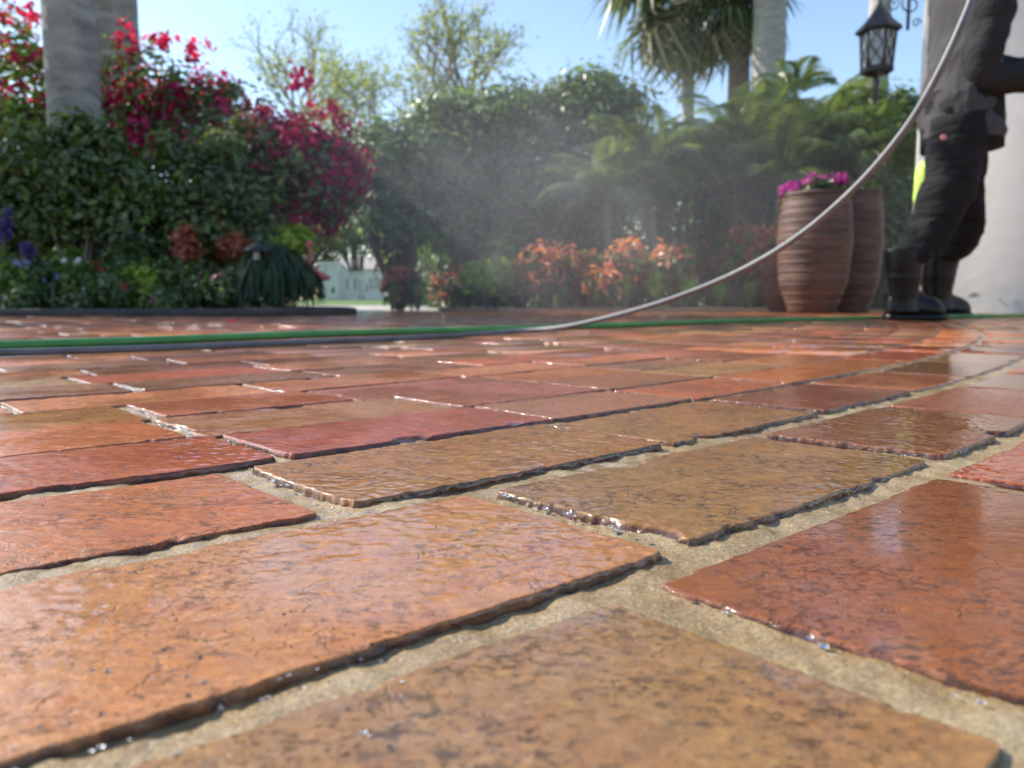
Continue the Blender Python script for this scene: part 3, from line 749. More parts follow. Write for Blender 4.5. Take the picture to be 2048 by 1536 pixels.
rf.build('roof', M['roof'], hr, False)
wn = MB().box((0, 0, 0), (.9, .06, .8), bevel=.01).mesh('window', False)
for dx in (-1.1, .9): link('window', wn, M['glass_dark'], hr, Vector((dx, -.02, 1.0)))
yb = at(655, 560, 40)
br = empty('garden_shed', (yb.x, 40, .1), 'small brown-roofed outbuilding behind the white gate pillar', 'shed')
MB().box((yb.x, 41, .85), (1.2, 1.4, 1.5), bevel=.02).build('wall', M['white'], br, False)
q = MB(); q.add([(yb.x - .8, 40.1, 1.6), (yb.x + .8, 40.1, 1.6), (yb.x + .8, 41.9, 1.6), (yb.x - .8, 41.9, 1.6), (yb.x - .3, 41, 2.25), (yb.x + .3, 41, 2.25)],
                [(0, 1, 5, 4), (2, 3, 4, 5), (3, 2, 1, 0)], [(1, 2, 5), (3, 0, 4)])
q.build('roof', M['brownroof'], br, False)
for i, (px, py, rx, ry, lab) in enumerate([(590, 470, 90, 60, 'olive street tree beyond the street, left of the gap'), (720, 440, 95, 75, 'olive street tree standing behind the white house'),
                                           (830, 470, 90, 70, 'olive street tree right of the pale picket fence')]):
    shrub('street_tree', lab, 'tree', 33 + 3 * i, [(px, py, rx, ry), (px - 40, py + 25, rx * .6, ry * .6), (px + 45, py + 20, rx * .6, ry * .55)], 'leaf_far', .22, 130, 34, .55, .55,
          group='street trees beyond the fence', stem_r=.12, seed=300 + i, shell=.4)

# ================================================================== TREES BEHIND THE HEDGE
bare_tree('tall thin-leaved tree rising left of the gap above the magenta shrub', 618, 24, 20, 170, 41, 3300, 330, .14)
bare_tree('small nearly leafless tree between the two taller thin-leaved trees', 780, 22, 90, 130, 42, 3000, 340, .1)
bare_tree('tallest nearly leafless tree with forked grey trunk above the centre of the hedge', 915, 23, -15, 190, 43, 3300, 300, .17)
bare_tree('faint thin-leaved tree just showing above the hedge right of centre', 1150, 26, 150, 130, 44, 3000, 330, .12)

# a tree standing left of the picture whose shade falls over the far paving
def shade_tree():
    g = np.random.default_rng(77); base = Vector((-7.2, 7.0, 0)); root = empty('shade_tree', base, 'broad tree left of the picture shading the far paving', 'tree')
    E = [((-7.4, 6.9, 4.9), (2.4, 1.9, .8)), ((-5.9, 6.2, 5.2), (1.5, 1.4, .6))]
    P, N, cc = clump_points(E, 170, 26, .36, .2, g)
    leaf_mesh('foliage', [leaf_quads(P, N, .16, .55, g=g)], M['leaf_tree'], root)
    mb = MB(); mb.tube([base, base + Vector((.05, 0, 1.8)), base + Vector((-.1, 0, 3.6))], [.22, .17, .13], 10); mb.build('trunk', M['bark'], root)
    mb = MB(); limbs(mb, tuple(base + Vector((-.1, 0, 3.4))), cc[g.choice(len(cc), 14, replace=False)], .09, g); mb.build('limb', M['bark'], root)
shade_tree()

# ================================================================== CENTRE HEDGE
H = 'big green shrubs of the central hedge'
hedge = [
 ('large glossy hedge shrub at the left end of the hedge beside the gap', 8.2, [(770, 330, 95, 75), (755, 385, 48, 50), (850, 300, 70, 60), (800, 430, 80, 55)], 800),
 ('hedge shrub left of centre with bare stems showing below', 8.6, [(900, 330, 95, 110), (880, 250, 70, 50), (920, 440, 90, 80), (960, 245, 60, 50)], 930),
 ('hedge shrub in the middle with a rounded top', 8.8, [(1040, 300, 100, 110), (1010, 225, 70, 50), (1040, 430, 105, 90)], 1040),
 ('tallest hedge shrub with a leafy crown pushing into the sky beside the fan palm', 9.0, [(1180, 260, 110, 95), (1225, 205, 60, 48), (1130, 215, 60, 40), (1170, 390, 110, 110), (1165, 185, 45, 30)], 1180),
 ('dark hedge shrub behind the feathery palms left of the pots', 9.6, [(1380, 400, 120, 130), (1330, 330, 80, 70), (1440, 330, 90, 70)], 1380),
 ('dark hedge shrub rising behind the pots', 9.6, [(1560, 370, 120, 160), (1500, 300, 80, 80), (1640, 300, 90, 90)], 1570),
 ('dark hedge shrub against the white wall below the lantern', 9.0, [(1750, 330, 95, 150), (1790, 250, 55, 70), (1720, 450, 100, 110)], 1750)]
for i, (lab, Y, el, bx) in enumerate(hedge):
    shrub('hedge_shrub', lab, 'shrub', Y, el, 'leaf_tree', .085, 280, 34, .18, .5, group=H, stem_r=.05, n_stem=16, seed=i, base_px=bx, shell=.45, depth=1.1)
for i, (px, py, rx, ry, lab) in enumerate([(935, 470, 140, 130, 'dark undergrowth shrub behind the left half of the hedge'), (1190, 460, 190, 150, 'dark undergrowth shrub behind the right half of the hedge'),
                                           (1520, 440, 200, 170, 'dark undergrowth shrub far behind the pots'), (1740, 440, 130, 170, 'dark undergrowth shrub behind the wall corner')]):
    shrub('undergrowth_shrub', lab, 'shrub', 11.0, [(px, py, rx, ry), (px, 560, rx, 60)], 'leaf_tree', .12, 300, 30, .3, .6, group='dark undergrowth behind the hedge', stem_r=.04, seed=60 + i, shell=.3)

# ================================================================== PALMS ON THE RIGHT
fan_palm('tall fan palm with hanging dry fronds, left of the thick pale trunk', 1376, -35, 15, 1.8, 30, 15, .12, 5)
fan_palm('dark shaded fan palm crown in front of the thick pale trunk', 1478, -20, 14.2, 1.3, 26, 4, .20, 9, trunk_mat='brown_trunk')
palm_column('thick pale palm trunk rising out of the picture behind the dark fan palm', 1530, 62, 13.5, 'pale_trunk', 7.6, 21)
palm_column('pale palm trunk standing behind the hanging lantern', 1746, 40, 11.5, 'pale_trunk', 7.0, 22)
fp = 'feathery palms in front of the hedge'
feather_palm('low feathery palm with arching fronds in front of the middle of the hedge', 1215, 400, 7.6, .78, 20, 31, group=fp, tr=.045, lean=.12)
feather_palm('feathery palm left of the pots with a leaning bare trunk', 1300, 360, 7.9, .9, 22, 32, group=fp, tr=.05, lean=.35, trunk_mat='bark_pale')
feather_palm('bright feathery palm above the pots', 1470, 320, 8.4, 1.0, 24, 33, group=fp, tr=.06)
feather_palm('bright feathery palm above the pots, nearer the lantern', 1640, 300, 8.2, .95, 24, 34, group=fp, tr=.06)
feather_palm('feathery palm in the shade straight behind the pots', 1560, 370, 7.8, .85, 20, 35, group=fp, tr=.05)
feather_palm('upright feathery palm top showing against the sky between trunk and lantern', 1590, 195, 11, .7, 12, 36, group=fp, tr=.07, el=(.5, 1.4))
feather_palm('feathery palm beside the lantern post with silvery fronds', 1725, 320, 7.8, .78, 20, 37, group=fp, tr=.05)

# ================================================================== LOW PLANTS OF THE CENTRE BED
cg = 'croton shrubs of the centre bed'
for i, (px, py, rx, ry, Y, m, lab) in enumerate([
    (803, 562, 24, 32, 6.9, 'croton_red', 'small red croton by the gap at the left end of the centre bed'),
    (1085, 525, 52, 42, 7.0, 'croton', 'orange croton with pale pink leaves left of the big orange one'),
    (1165, 540, 36, 45, 7.1, 'croton_red', 'reddish croton between the two orange crotons'),
    (1255, 520, 40, 40, 6.9, 'croton', 'bright orange croton, left one of the two that touch'),
    (1340, 520, 44, 38, 6.9, 'croton', 'bright orange croton, right one of the two that touch'),
    (1215, 565, 30, 30, 6.7, 'croton', 'low salmon croton at the front of the bed'),
    (1475, 505, 48, 55, 7.1, 'croton_red', 'dark red croton with a crimson top beside the left pot'),
    (1530, 490, 36, 40, 7.3, 'croton', 'orange croton partly hidden behind the pots'),
    (1030, 560, 26, 30, 7.2, 'croton_red', 'dull red croton behind the chartreuse shrub'),
    (910, 565, 40, 30, 7.4, 'croton_red', 'dark red low croton in the shade under the hedge')]):
    shrub('croton_shrub', lab, 'shrub', Y, [(px, py + 6, rx, ry * .8), (px + rx * .4, py - 8, rx * .4, ry * .5), (px, py + 25, rx * .8, ry * .6)], m, .085, 46, 14, .11, .34, group=cg, stem_r=.012, n_stem=7, seed=100 + i, shell=.35,
          extra=[('extra_leaves', 'leaf_mid', [(px, py + 18, rx * 1.1, ry * .9)], 30, 13, .09, .08, .4)])
shrub('chartreuse_shrub', 'bright yellow-green shrub at the front of the centre bed', 'shrub', 6.9, [(972, 552, 40, 26), (945, 560, 22, 18), (1000, 545, 24, 20)], 'leaf_lime', .075, 60, 18, .08, .5, seed=130, stem_r=.01, shell=.3)
shrub('banana_seedling', 'single pale broad-leaved plant standing before the dark hedge', 'plant', 7.3, [(1010, 500, 20, 26), (1000, 520, 16, 20)], 'leaf_light', .16, 8, 6, .10, .3, seed=131, stem_r=.012, shell=.3)
for i, (px, w_, h_, Y, m, lab) in enumerate([(785, 28, 38, 6.75, 'leaf_grass', 'pale grass clump at the bed corner next to the path'), (835, 34, 44, 6.8, 'leaf_grass', 'larger pale grass clump second from the path'),
    (1017, 18, 30, 6.7, 'leaf_lirio', 'small grass tuft below the orange crotons'), (1080, 16, 22, 6.65, 'leaf_lirio', 'smallest grass tuft at the bed edge'),
    (1130, 22, 32, 6.65, 'leaf_lirio', 'grass tuft left of the low salmon croton'), (1250, 36, 46, 6.6, 'leaf_lirio', 'grass clump below the bright orange crotons, left'),
    (1310, 40, 58, 6.6, 'leaf_lirio', 'tall grass clump below the bright orange crotons, middle'), (1375, 40, 52, 6.6, 'leaf_lirio', 'grass clump below the bright orange crotons, right'),
    (1440, 36, 46, 6.6, 'leaf_lirio', 'grass clump nearest the left pot'), (1500, 30, 40, 6.7, 'leaf_lirio', 'grass clump half behind the left pot')]):
    grass_tuft('grass_clump', lab, Y, px, w_, h_, m, 260, 'grass clumps edging the centre bed', seed=i)

# ================================================================== POTS
def pot(label, px, py_base, Y, wtop_px, wmax_px, h_px, seed):
    s = ppm(Y); c = at(px, 600, Y); root = empty('plant_pot', (c.x, Y, 0), label, 'pot', 'ribbed clay pots by the wall')
    Hh = h_px * s; rt = wtop_px * s / 2; rm = wmax_px * s / 2; n = 120; prof = []
    for i in range(n):
        t = i / (n - 1)
        r = np.interp(t, [0, .04, .25, .6, .85, .95, 1], [rm * .60, rm * .66, rm * .90, rm, (rm + rt) * .5, rt, rt * .985])
        amp = .0019 * (1 if .06 < t < .9 else .2) * (1.3 - t)
        prof.append((r + amp * math.sin(t * 2 * math.pi * 26) + .0015 * math.sin(t * 91), t * Hh))
    rim = [(rt * 1.03, Hh + .004), (rt * 1.03, Hh + .02), (rt * .9, Hh + .022), (rt * .88, Hh - .06)]
    MB().lathe((c.x, Y, .002), [(rm * .3, 0)] + prof, 56).build('body', M['pot'], root)
    MB().lathe((c.x, Y, .002), rim, 56).build('rim', M['pot'], root)
    b = MB(); b.lathe((c.x, Y, Hh - .04), [(.001, .02), (rt * .5, .015), (rt * .9, 0)], 24); b.build('soil', M['soil'], root)
    return c, Hh, rt
p1 = pot('tallest ribbed brown clay pot with purple flowers, in front of the others', 1624, 627, 5.25, 128, 142, 226, 1)
p2 = pot('ribbed brown clay pot behind and right of the tallest pot, nearest the wall', 1702, 622, 5.62, 92, 108, 228, 2)
p3 = pot('low brown clay pot half hidden left of the tallest pot', 1566, 622, 5.75, 72, 86, 128, 3)
shrub('petunia_plant', 'purple petunias spilling over the rim of the tallest pot', 'flowers', 5.25, [(1640, 388, 60, 22), (1585, 398, 30, 18), (1655, 385, 34, 18)], 'leaf_mid', .04, 60, 22, .05, .6, seed=140, n_stem=0 or 5, stem_r=.004,
      extra=[('petals', 'f_purple', [(1615, 378, 50, 26), (1585, 390, 24, 20), (1665, 372, 34, 20)], 46, 6, .035, .05, .9)], depth=.8, group='flowers in the clay pots')
shrub('petunia_plant', 'white and pale green trailing flowers in the pot nearest the wall', 'flowers', 5.62, [(1705, 392, 40, 20), (1725, 400, 24, 18)], 'leaf_light', .045, 40, 20, .05, .5, seed=141, stem_r=.004, n_stem=5,
      extra=[('petals', 'f_white', [(1678, 346, 14, 10), (1720, 385, 28, 14)], 7, 5, .03, .05, .9)], depth=.8, group='flowers in the clay pots')

# ================================================================== WALL, BRACKET AND LANTERN
WY = 5.75; wl = at(1815, 618, WY).x
wall = empty('stucco_wall', (wl, WY, 0), 'plain white stucco wall standing behind the worker', 'wall')
WROT = Matrix.Rotation(R(-35), 3, 'Z')
def onwall(t, z, out=0.0): return Vector((wl, WY, 0)) + WROT @ Vector((t, -out, z))     # t metres along the wall's face from its left corner
MB().box(onwall(3.2, 1.75, -.22), (6.4, .44, 3.54), WROT, bevel=.012).build('wall_body', M['stucco'], wall, False)
g = np.random.default_rng(3); ang = np.linspace(0, 2 * np.pi, 15)[:-1]; rr_ = 1 + .35 * g.normal(size=14)
sm = MB(); sm.add([tuple(onwall(.42, .13, .003))] + [tuple(onwall(.42 + .035 * rr_[i] * math.cos(ang[i]), .13 + .014 * rr_[i] * math.sin(ang[i]), .003)) for i in range(14)], [], [(0, 1 + i, 1 + (i + 1) % 14) for i in range(14)])
sm.build('stain', M['stain'], wall, False)
LY = 5.95; s = ppm(LY) * .95; lc = at(1757, 60, LY)
lan = empty('hanging_lantern', (lc.x, LY, lc.z), 'black iron lantern with a flared roof hanging from a scroll bracket on the wall', 'lantern')
def hexring(r, z, ph=math.pi / 6): return np.array([(lc.x + r * math.cos(ph + i * math.pi / 3), LY + r * math.sin(ph + i * math.pi / 3), lc.z + z) for i in range(6)])
rw = 43 * s
MB().loft([hexring(r_ * rw, z_ * s) for r_, z_ in ((1.0, -4), (1.02, 2), (.86, 8), (.62, 18), (.40, 30), (.22, 42), (.10, 50), (.05, 58))]).build('roof', M['iron'], lan, False)
zt, zb = -6 * s, -76 * s; rt_, rb_ = 33 * s, 28 * s
MB().loft([hexring(rt_ * 1.08, zt - .0), hexring(rt_ * 1.08, zt + 4 * s)]).build('top_ring', M['iron'], lan, False)
MB().loft([hexring(rb_ * 1.12, zb - 8 * s), hexring(rb_ * 1.16, zb), hexring(rb_ * 1.05, zb + 3 * s)]).build('base', M['iron'], lan, False)
A, B_ = hexring(rt_, zt), hexring(rb_, zb)
for i in range(6):
    MB().tube([A[i], B_[i]], 2.6 * s, 6).build('corner_bar', M['iron'], lan)
    j = (i + 1) % 6
    a0, a1, b0, b1 = [p * .985 + np.array([lc.x, LY, p[2]]) * .015 for p in (A[i], A[j], B_[i], B_[j])]
    n_ = (a0 + a1 - 2 * np.array([lc.x, LY, a0[2]])); n_ /= np.linalg.norm(n_); th_ = n_ * .004
    pm = MB(); pm.loft([np.array([a0, a1, a1 - th_, a0 - th_]), np.array([b0, b1, b1 - th_, b0 - th_])]); pm.build('pane', M['lampglass'], lan, False)
    for f_ in (.3, .7):
        t = np.linspace(0, 1, 14)[:, None]; ln = (a0 + (a1 - a0) * f_) * (1 - t) + (b0 + (b1 - b0) * f_) * t
        ln = ln + (a1 - a0) * .13 * np.sin(t * math.pi * 4) * (1 if f_ < .5 else -1) + n_ * .006
        MB().tube(ln, 1.2 * s, 4).build('scroll_bar', M['iron'], lan)
MB().lathe((lc.x, LY, lc.z + zb - 8 * s), [(.002, -62 * s), (4 * s, -58 * s), (5 * s, -30 * s), (8 * s, -18 * s), (5 * s, -10 * s), (13 * s, -3 * s), (20 * s, 0)], 14).build('drop_finial', M['iron'], lan)
MB().tube([(lc.x, LY, lc.z + 57 * s), (lc.x, LY, lc.z + 105 * s)], 2.2 * s, 6).build('hanging_rod', M['iron'], lan)
brk = empty('scroll_bracket', (wl, LY, lc.z + .4), 'black wrought iron scroll bracket on the edge of the white wall holding the lantern', 'bracket')
zb2 = lc.z + 104 * s
MB().tube([(lc.x - .02, LY, zb2), (wl + .004, LY, zb2)], .010, 6).build('arm', M['iron'], brk)
def spiral(c, r0, turns, a0, n=26, sgn=1):
    return [(c[0] + r0 * (1 - .8 * i / n) * math.cos(a0 + sgn * i / n * turns * 2 * math.pi), LY, c[1] + r0 * (1 - .8 * i / n) * math.sin(a0 + sgn * i / n * turns * 2 * math.pi)) for i in range(n)]
e1 = at(1822, 8, LY); e2 = at(1785, 8, LY); e3 = at(1836, 46, LY)
MB().tube(spiral((e1.x, e1.z), .075, 1.5, 1.57), .006, 5).build('scroll', M['iron'], brk)
MB().tube(spiral((e2.x, e2.z), .055, 1.4, 1.57, sgn=-1), .005, 5).build('scroll', M['iron'], brk)
MB().tube(spiral((e3.x - .01, e3.z), .035, 1.3, 0), .005, 5).build('scroll', M['iron'], brk)
MB().tube([(wl - .012, LY, e3.z - .05), (wl - .012, LY, zb2 + .06)], .012, 6).build('wall_plate', M['iron'], brk)

# ================================================================== LEFT BED
palm_column('grey palm trunk in the left foreground bed, nearest the camera', 149, 92, 5.9, 'palm_trunk', 6.2, 23)
palm_column('paler grey palm trunk behind the red flowering shrub, second from the left edge', 240, 82, 8.4, 'palm_trunk', 7.5, 24)
bg_ = 'bougainvillea shrubs of the left bed'
shrub('bougainvillea', 'sunlit crimson bougainvillea at the far left edge behind the nearest palm trunk', 'shrub', 7.6, [(40, 190, 110, 110), (10, 100, 70, 70), (80, 280, 120, 70)], 'leaf_light', .07, 190, 26, .16, .55, group=bg_, seed=150, stem_r=.02,
      extra=[('bracts', 'bract_red', [(60, 170, 75, 90), (30, 20, 50, 30), (90, 110, 40, 50), (40, 230, 90, 60)], 85, 18, .11, .055, .85)])
shrub('bougainvillea', 'crimson bougainvillea between the palm trunks with sprays into the sky', 'shrub', 7.2, [(290, 200, 130, 95), (380, 240, 120, 80), (250, 280, 100, 70), (460, 230, 90, 60)], 'leaf_mid', .06, 210, 24, .13, .55, group=bg_, seed=151, stem_r=.025,
      extra=[('bracts', 'bract', [(250, 200, 60, 70), (250, 95, 26, 26), (300, 230, 60, 50), (340, 210, 90, 60), (280, 150, 40, 40), (420, 230, 90, 60), (380, 180, 90, 50), (330, 280, 120, 60), (400, 310, 90, 40), (480, 260, 60, 50)], 220, 20, .10, .055, .85),
             ('red_bracts', 'bract_red', [(330, 90, 25, 20), (390, 105, 30, 12), (262, 60, 18, 18), (250, 230, 45, 45), (475, 170, 10, 8), (300, 290, 60, 30), (230, 310, 50, 35)], 50, 16, .08, .055, .85)])
shrub('bougainvillea', 'deep magenta bougainvillea at the right end of the left bed with one tall spray', 'shrub', 6.3, [(590, 340, 120, 90), (640, 370, 90, 80), (520, 310, 90, 70)], 'leaf_dark', .055, 150, 22, .12, .55, group=bg_, seed=152, stem_r=.025, base_px=560,
      extra=[('bracts', 'bract_deep', [(610, 350, 105, 85), (660, 350, 70, 60), (590, 280, 70, 40), (600, 430, 85, 45), (540, 300, 50, 40), (604, 160, 16, 34), (650, 215, 26, 18), (700, 250, 20, 14), (620, 205, 18, 18), (500, 340, 60, 60), (700, 330, 45, 45), (490, 400, 50, 50), (560, 250, 50, 25)], 300, 17, .10, .052, .85),
             ('red_bracts', 'bract', [(600, 300, 90, 50), (680, 350, 60, 60), (480, 315, 30, 20), (650, 330, 70, 60)], 70, 18, .07, .05, .85)])
dg = 'dark glossy shrubs of the left bed'
for i, (lab, Y, el) in enumerate([
    ('glossy dark shrub at the left edge in front of the nearest palm trunk', 5.4, [(40, 350, 105, 70), (30, 440, 100, 70), (62, 262, 36, 34)]),
    ('glossy dark shrub that hides the foot of the nearest palm trunk', 5.5, [(165, 335, 75, 65), (150, 430, 90, 70), (150, 265, 40, 30), (228, 292, 30, 28)]),
    ('glossy dark shrub right of the palm trunk foot', 5.6, [(285, 372, 90, 62), (290, 450, 100, 70), (340, 300, 34, 28)]),
    ('glossy dark shrub under the sprays of the crimson bougainvillea', 5.8, [(415, 380, 85, 62), (410, 450, 95, 70), (395, 318, 28, 26)]),
    ('glossy dark shrub left of the deep magenta bougainvillea', 6.0, [(500, 400, 80, 90), (490, 470, 80, 60), (470, 300, 70, 60)])]):
    shrub('glossy_shrub', lab, 'shrub', Y, el, 'leaf_dark', .058, 190, 24, .10, .55, group=dg, seed=160 + i, stem_r=.022, n_stem=14, stem_mat='bark_pale', shell=.4,
          extra=[('extra_leaves', 'leaf_light', [(e_[0], e_[1] - 6, e_[2] * 1.02, e_[3]) for e_ in el], 60 if i < 2 else 40, 14, .07, .05, .5)])  # paler leaves mixed in, their colour standing in for sunlit foliage
for i, (px, py, rx, ry, lab) in enumerate([(120, 480, 190, 120, 'dark shrub filling the back of the left bed at the picture edge'), (420, 480, 190, 110, 'dark shrub filling the back of the left bed behind the weeping shrub')]):
    shrub('undergrowth_shrub', lab, 'shrub', 7.4, [(px, py, rx, ry), (px, 560, rx, 60)], 'leaf_mid', .09, 230, 26, .2, .6, group='dark undergrowth of the left bed', stem_r=.03, seed=170 + i, shell=.3)
# weeping evergreen mound
def weeping(label, px, Y, w_px, h_px, seed):
    g = np.random.default_rng(seed); s = ppm(Y); b = at(px, 600, Y); root = empty('weeping_shrub', (b.x, Y, 0), label, 'shrub')
    n = 1700; Vs, Fs, Rs = [], [], []; off = 0
    top = np.array([b.x, Y, h_px * s])
    for i in range(n):
        a = g.uniform(0, 2 * np.pi); rr = w_px * s / 2 * math.sqrt(g.uniform(.02, 1)); d = np.array([math.cos(a), math.sin(a), 0])
        z0 = h_px * s * (1 - .45 * (rr / (w_px * s / 2)) ** 2) * g.uniform(.85, 1.04); ln = z0 * g.uniform(.25, .8); side = np.array([-d[1], d[0], 0]) * .009
        t = np.linspace(0, 1, 4)[:, None]
        p = np.array([b.x, Y, z0]) + d * rr + d * .05 * t - np.array([0, 0, 1]) * ln * t ** 1.4
        Vs.append(np.concatenate([p + side * (1 - .7 * t), p - side * (1 - .7 * t)])); k = np.arange(3); Fs.append(np.c_[k, k + 1, k + 5, k + 4] + off); off += 8; Rs.append(np.full(8, g.uniform()))
    tag(link('foliage', np_mesh('foliage', np.concatenate(Vs), np.concatenate(Fs), False, {'rnd': np.concatenate(Rs)}), M['leaf_weep'], root), kind='stuff')
    mb = MB(); tg = np.array([top + np.array([g.normal() * .15, g.normal() * .15, -.05]) for _ in range(6)]); limbs(mb, (b.x, Y, 0), tg, .02, g); mb.build('stem', M['bark'], root)
weeping('dark weeping evergreen mound at the right end of the left bed', 548, 4.95, 178, 138, 5)
# flowering bed plants
fl = 'flowering plants at the front of the left bed'
beds = [
 (20, 560, 55, 45, 4.75, 'leaf_light', 'f_blue', 'pale blue flowers', 'light green plant with pale blue flowers at the left picture edge'),
 (85, 560, 45, 45, 4.85, 'leaf_mid', 'f_blue', 'blue', 'leafy plant with small blue flowers left of the black stake'),
 (140, 545, 40, 50, 4.95, 'leaf_light', 'f_white', 'white', 'light green plant just right of the black stake'),
 (190, 565, 40, 40, 4.8, 'leaf_mid', 'f_red', 'red', 'plant with a few red flowers between stake and bright green plant'),
 (235, 580, 30, 30, 4.65, 'leaf_mid', 'f_red', 'red', 'low plant with a red flower near the edging'),
 (280, 575, 38, 36, 4.8, 'leaf_lime', 'f_white', 'green', 'bright green mound at the front of the left bed'),
 (250, 525, 40, 35, 5.1, 'leaf_mid', 'f_white', 'white', 'plant with a white flower cluster behind the bright green mound'),
 (345, 560, 42, 42, 4.9, 'leaf_dark', 'f_pink', 'pink', 'dark plant with bright pink flowers right of the bright green mound'),
 (400, 570, 36, 38, 4.8, 'leaf_mid', 'f_pink', 'pink', 'green plant with a few pink flowers in the middle of the left bed'),
 (450, 575, 36, 36, 4.75, 'leaf_dark', 'f_pink', 'pink', 'dark plant with small pink flowers beside the weeping mound'),
 (375, 485, 14, 32, 5.2, 'croton_red', 'f_red', 'red', 'red-leaved plant standing against the dark shrubs'),
 (470, 492, 34, 17, 5.4, 'croton_red', 'f_red', 'coral', 'coral-leaved plant under the deep magenta bougainvillea'),
 (590, 480, 40, 22, 5.5, 'leaf_lime', 'f_white', 'lime', 'yellow-green plant behind the top of the weeping mound'),
 (50, 600, 40, 22, 4.6, 'leaf_mid', 'f_blue', 'low', 'low ground plant along the edging at the left picture edge'),
 (160, 602, 40, 20, 4.6, 'leaf_dark', 'f_white', 'low', 'low dark ground plant along the edging right of the stake'),
 (330, 605, 40, 16, 4.6, 'leaf_dark', 'f_pink', 'low', 'low dark ground plant along the edging below the pink flowers'),
]
for i, (px, py, rx, ry, Y, m, fm, _, lab) in enumerate(beds):
    ex = [('petals', fm, [(px, py - ry * .25, rx * .9, ry * .7)], 5 if fm in ('f_white', 'f_red') else 9, 6, .018, .028, .9)]
    if m in ('croton_red',) or 'bright green mound' in lab or 'yellow-green' in lab: ex = []
    shrub('bedding_plant', lab, 'plant', Y, [(px, py, rx, ry), (px, py + ry * .5, rx * .9, ry * .5)], m, .04, 75, 18, .055, .55, group=fl, seed=200 + i, stem_r=.005, n_stem=6, stem_mat='stem', shell=.3, extra=ex)
def salvia(label, px, py_top, Y, seed):
    g = np.random.default_rng(seed); b = at(px, 600, Y); root = empty('salvia_plant', (b.x, Y, 0), label, 'plant', 'purple flower spikes of the left bed'); mb = MB(); Ps = []
    for i in range(4):
        tp = at(px + g.uniform(-16, 16), py_top + g.uniform(0, 30), Y); p0 = np.array([b.x, Y, 0.02]); p1 = np.array(tp); mb.tube([p0, (p0 + p1) / 2 + g.normal(size=3) * .02, p1], .004, 4, False)
        t = g.uniform(.78, 1, 60)[:, None]; Ps.append(p0 + (p1 - p0) * t + g.normal(size=(60, 3)) * .012)
    mb.build('stem', M['stem'], root); P = np.concatenate(Ps)
    leaf_mesh('petals', [leaf_quads(P, g.normal(size=P.shape), .03, .7, g=g)], M['f_violet'], root)
    P = np.array([b.x, Y, .12]) + g.normal(size=(220, 3)) * np.array([.08, .08, .08]); P = P[P[:, 2] > .01]
    leaf_mesh('foliage', [leaf_quads(P, g.normal(size=P.shape) + np.array([0, 0, 1]), .05, .4, g=g)], M['leaf_mid'], root)
salvia('violet flower spikes at the left picture edge', 8, 415, 4.9, 1)
salvia('violet flower spikes left of the black stake', 62, 480, 4.85, 2)
# path light
pl_ = at(513, 500, 4.75); pr = empty('path_light', (pl_.x, 4.75, 0), 'small dark path light with a conical cap above the weeping mound', 'path light')
MB().tube([(pl_.x, 4.75, 0), (pl_.x, 4.75, pl_.z)], .010, 8).build('post', M['iron'], pr)
MB().lathe((pl_.x, 4.75, pl_.z), [(.085, -.012), (.087, -.006), (.05, .02), (.02, .04), (.002, .05)], 20).build('cap', M['iron'], pr)
MB().lathe((pl_.x, 4.75, pl_.z - .06), [(.02, 0), (.022, .05)], 12).build('lamp_glass', M['lampglass'], pr)
# stake
sk = at(105, 600, 4.5); MBs = MB().box((sk.x, 4.52, .085), (.022, .022, .17), bevel=.003).box((sk.x, 4.52, .175), (.05, .03, .02), bevel=.003)
tag(MBs.build('garden_stake', M['iron'], None, False), 'short black stake standing in the left bed near the edging', 'stake')
# flamingo
fy = 5.05; f0 = at(622, 575, fy); ff = empty('flamingo_ornament', (f0.x, fy, 0), 'pink flamingo garden ornament behind the weeping mound', 'garden ornament')
bodyc = at(618, 552, fy)
rings = []
for i in range(12):
    t = i / 11; a = -.14 + .28 * t; r = .045 * math.sin(math.pi * min(1, max(0.03, t * .96 + .02))) ** .7
    rings.append(np.array([(bodyc.x + a, fy + r * .8 * math.cos(k * math.pi / 6), bodyc.z + .02 * (1 - t) - .3 * a * .3 + r * math.sin(k * math.pi / 6)) for k in range(12)]))
MB().loft(rings).build('body', M['flamingo'], ff)
neck = [at(x + 2, y - 2, fy) for x, y in ((616, 545), (613, 530), (617, 518), (621, 508), (617, 498), (613, 492), (616, 487), (622, 488), (624, 494))]
MB().tube(neck, [.02, .017, .014, .012, .011, .012, .016, .014, .005], 10).build('neck', M['flamingo'], ff)
for dx in (-.015, .02): MB().tube([(bodyc.x + dx, fy, bodyc.z - .02), (bodyc.x + dx, fy, 0)], .005, 6).build('leg', M['iron'], ff)

# fallen petals on the driveway
pg = np.random.default_rng(8); pet = None
for i, (px, py) in enumerate([(462, 643), (745, 642), (1110, 634), (1382, 632), (1230, 629)]):
    p = gpt(px, py, .004); r = .016; ph = pg.uniform(0, 6)
    V = [(p.x, p.y, .004)] + [(p.x + r * (1 + .3 * math.sin(k * 2.3 + ph)) * math.cos(k * .785), p.y + r * math.sin(k * .785), .004 + .008 * (k % 2)) for k in range(8)]
    me = np_mesh('fallen_petal', V, [np.array([(0, 1 + k, 1 + (k + 1) % 8) for k in range(8)])], False, {'rnd': np.full(9, .5)})
    tag(link('fallen_petal', me, M['bract'] if i < 2 else M['fan_dry']),
        ['magenta petal lying on the paving before the left bed edging', 'magenta petal lying on the paving near the gap', 'dry tan leaf on the paving left of the rising hose',
         'dry tan leaf on the paving beside the green hose left of the pots', 'dry tan leaf on the paving before the centre bed'][i], 'petal' if i < 2 else 'leaf', 'fallen petals and leaves on the paving')

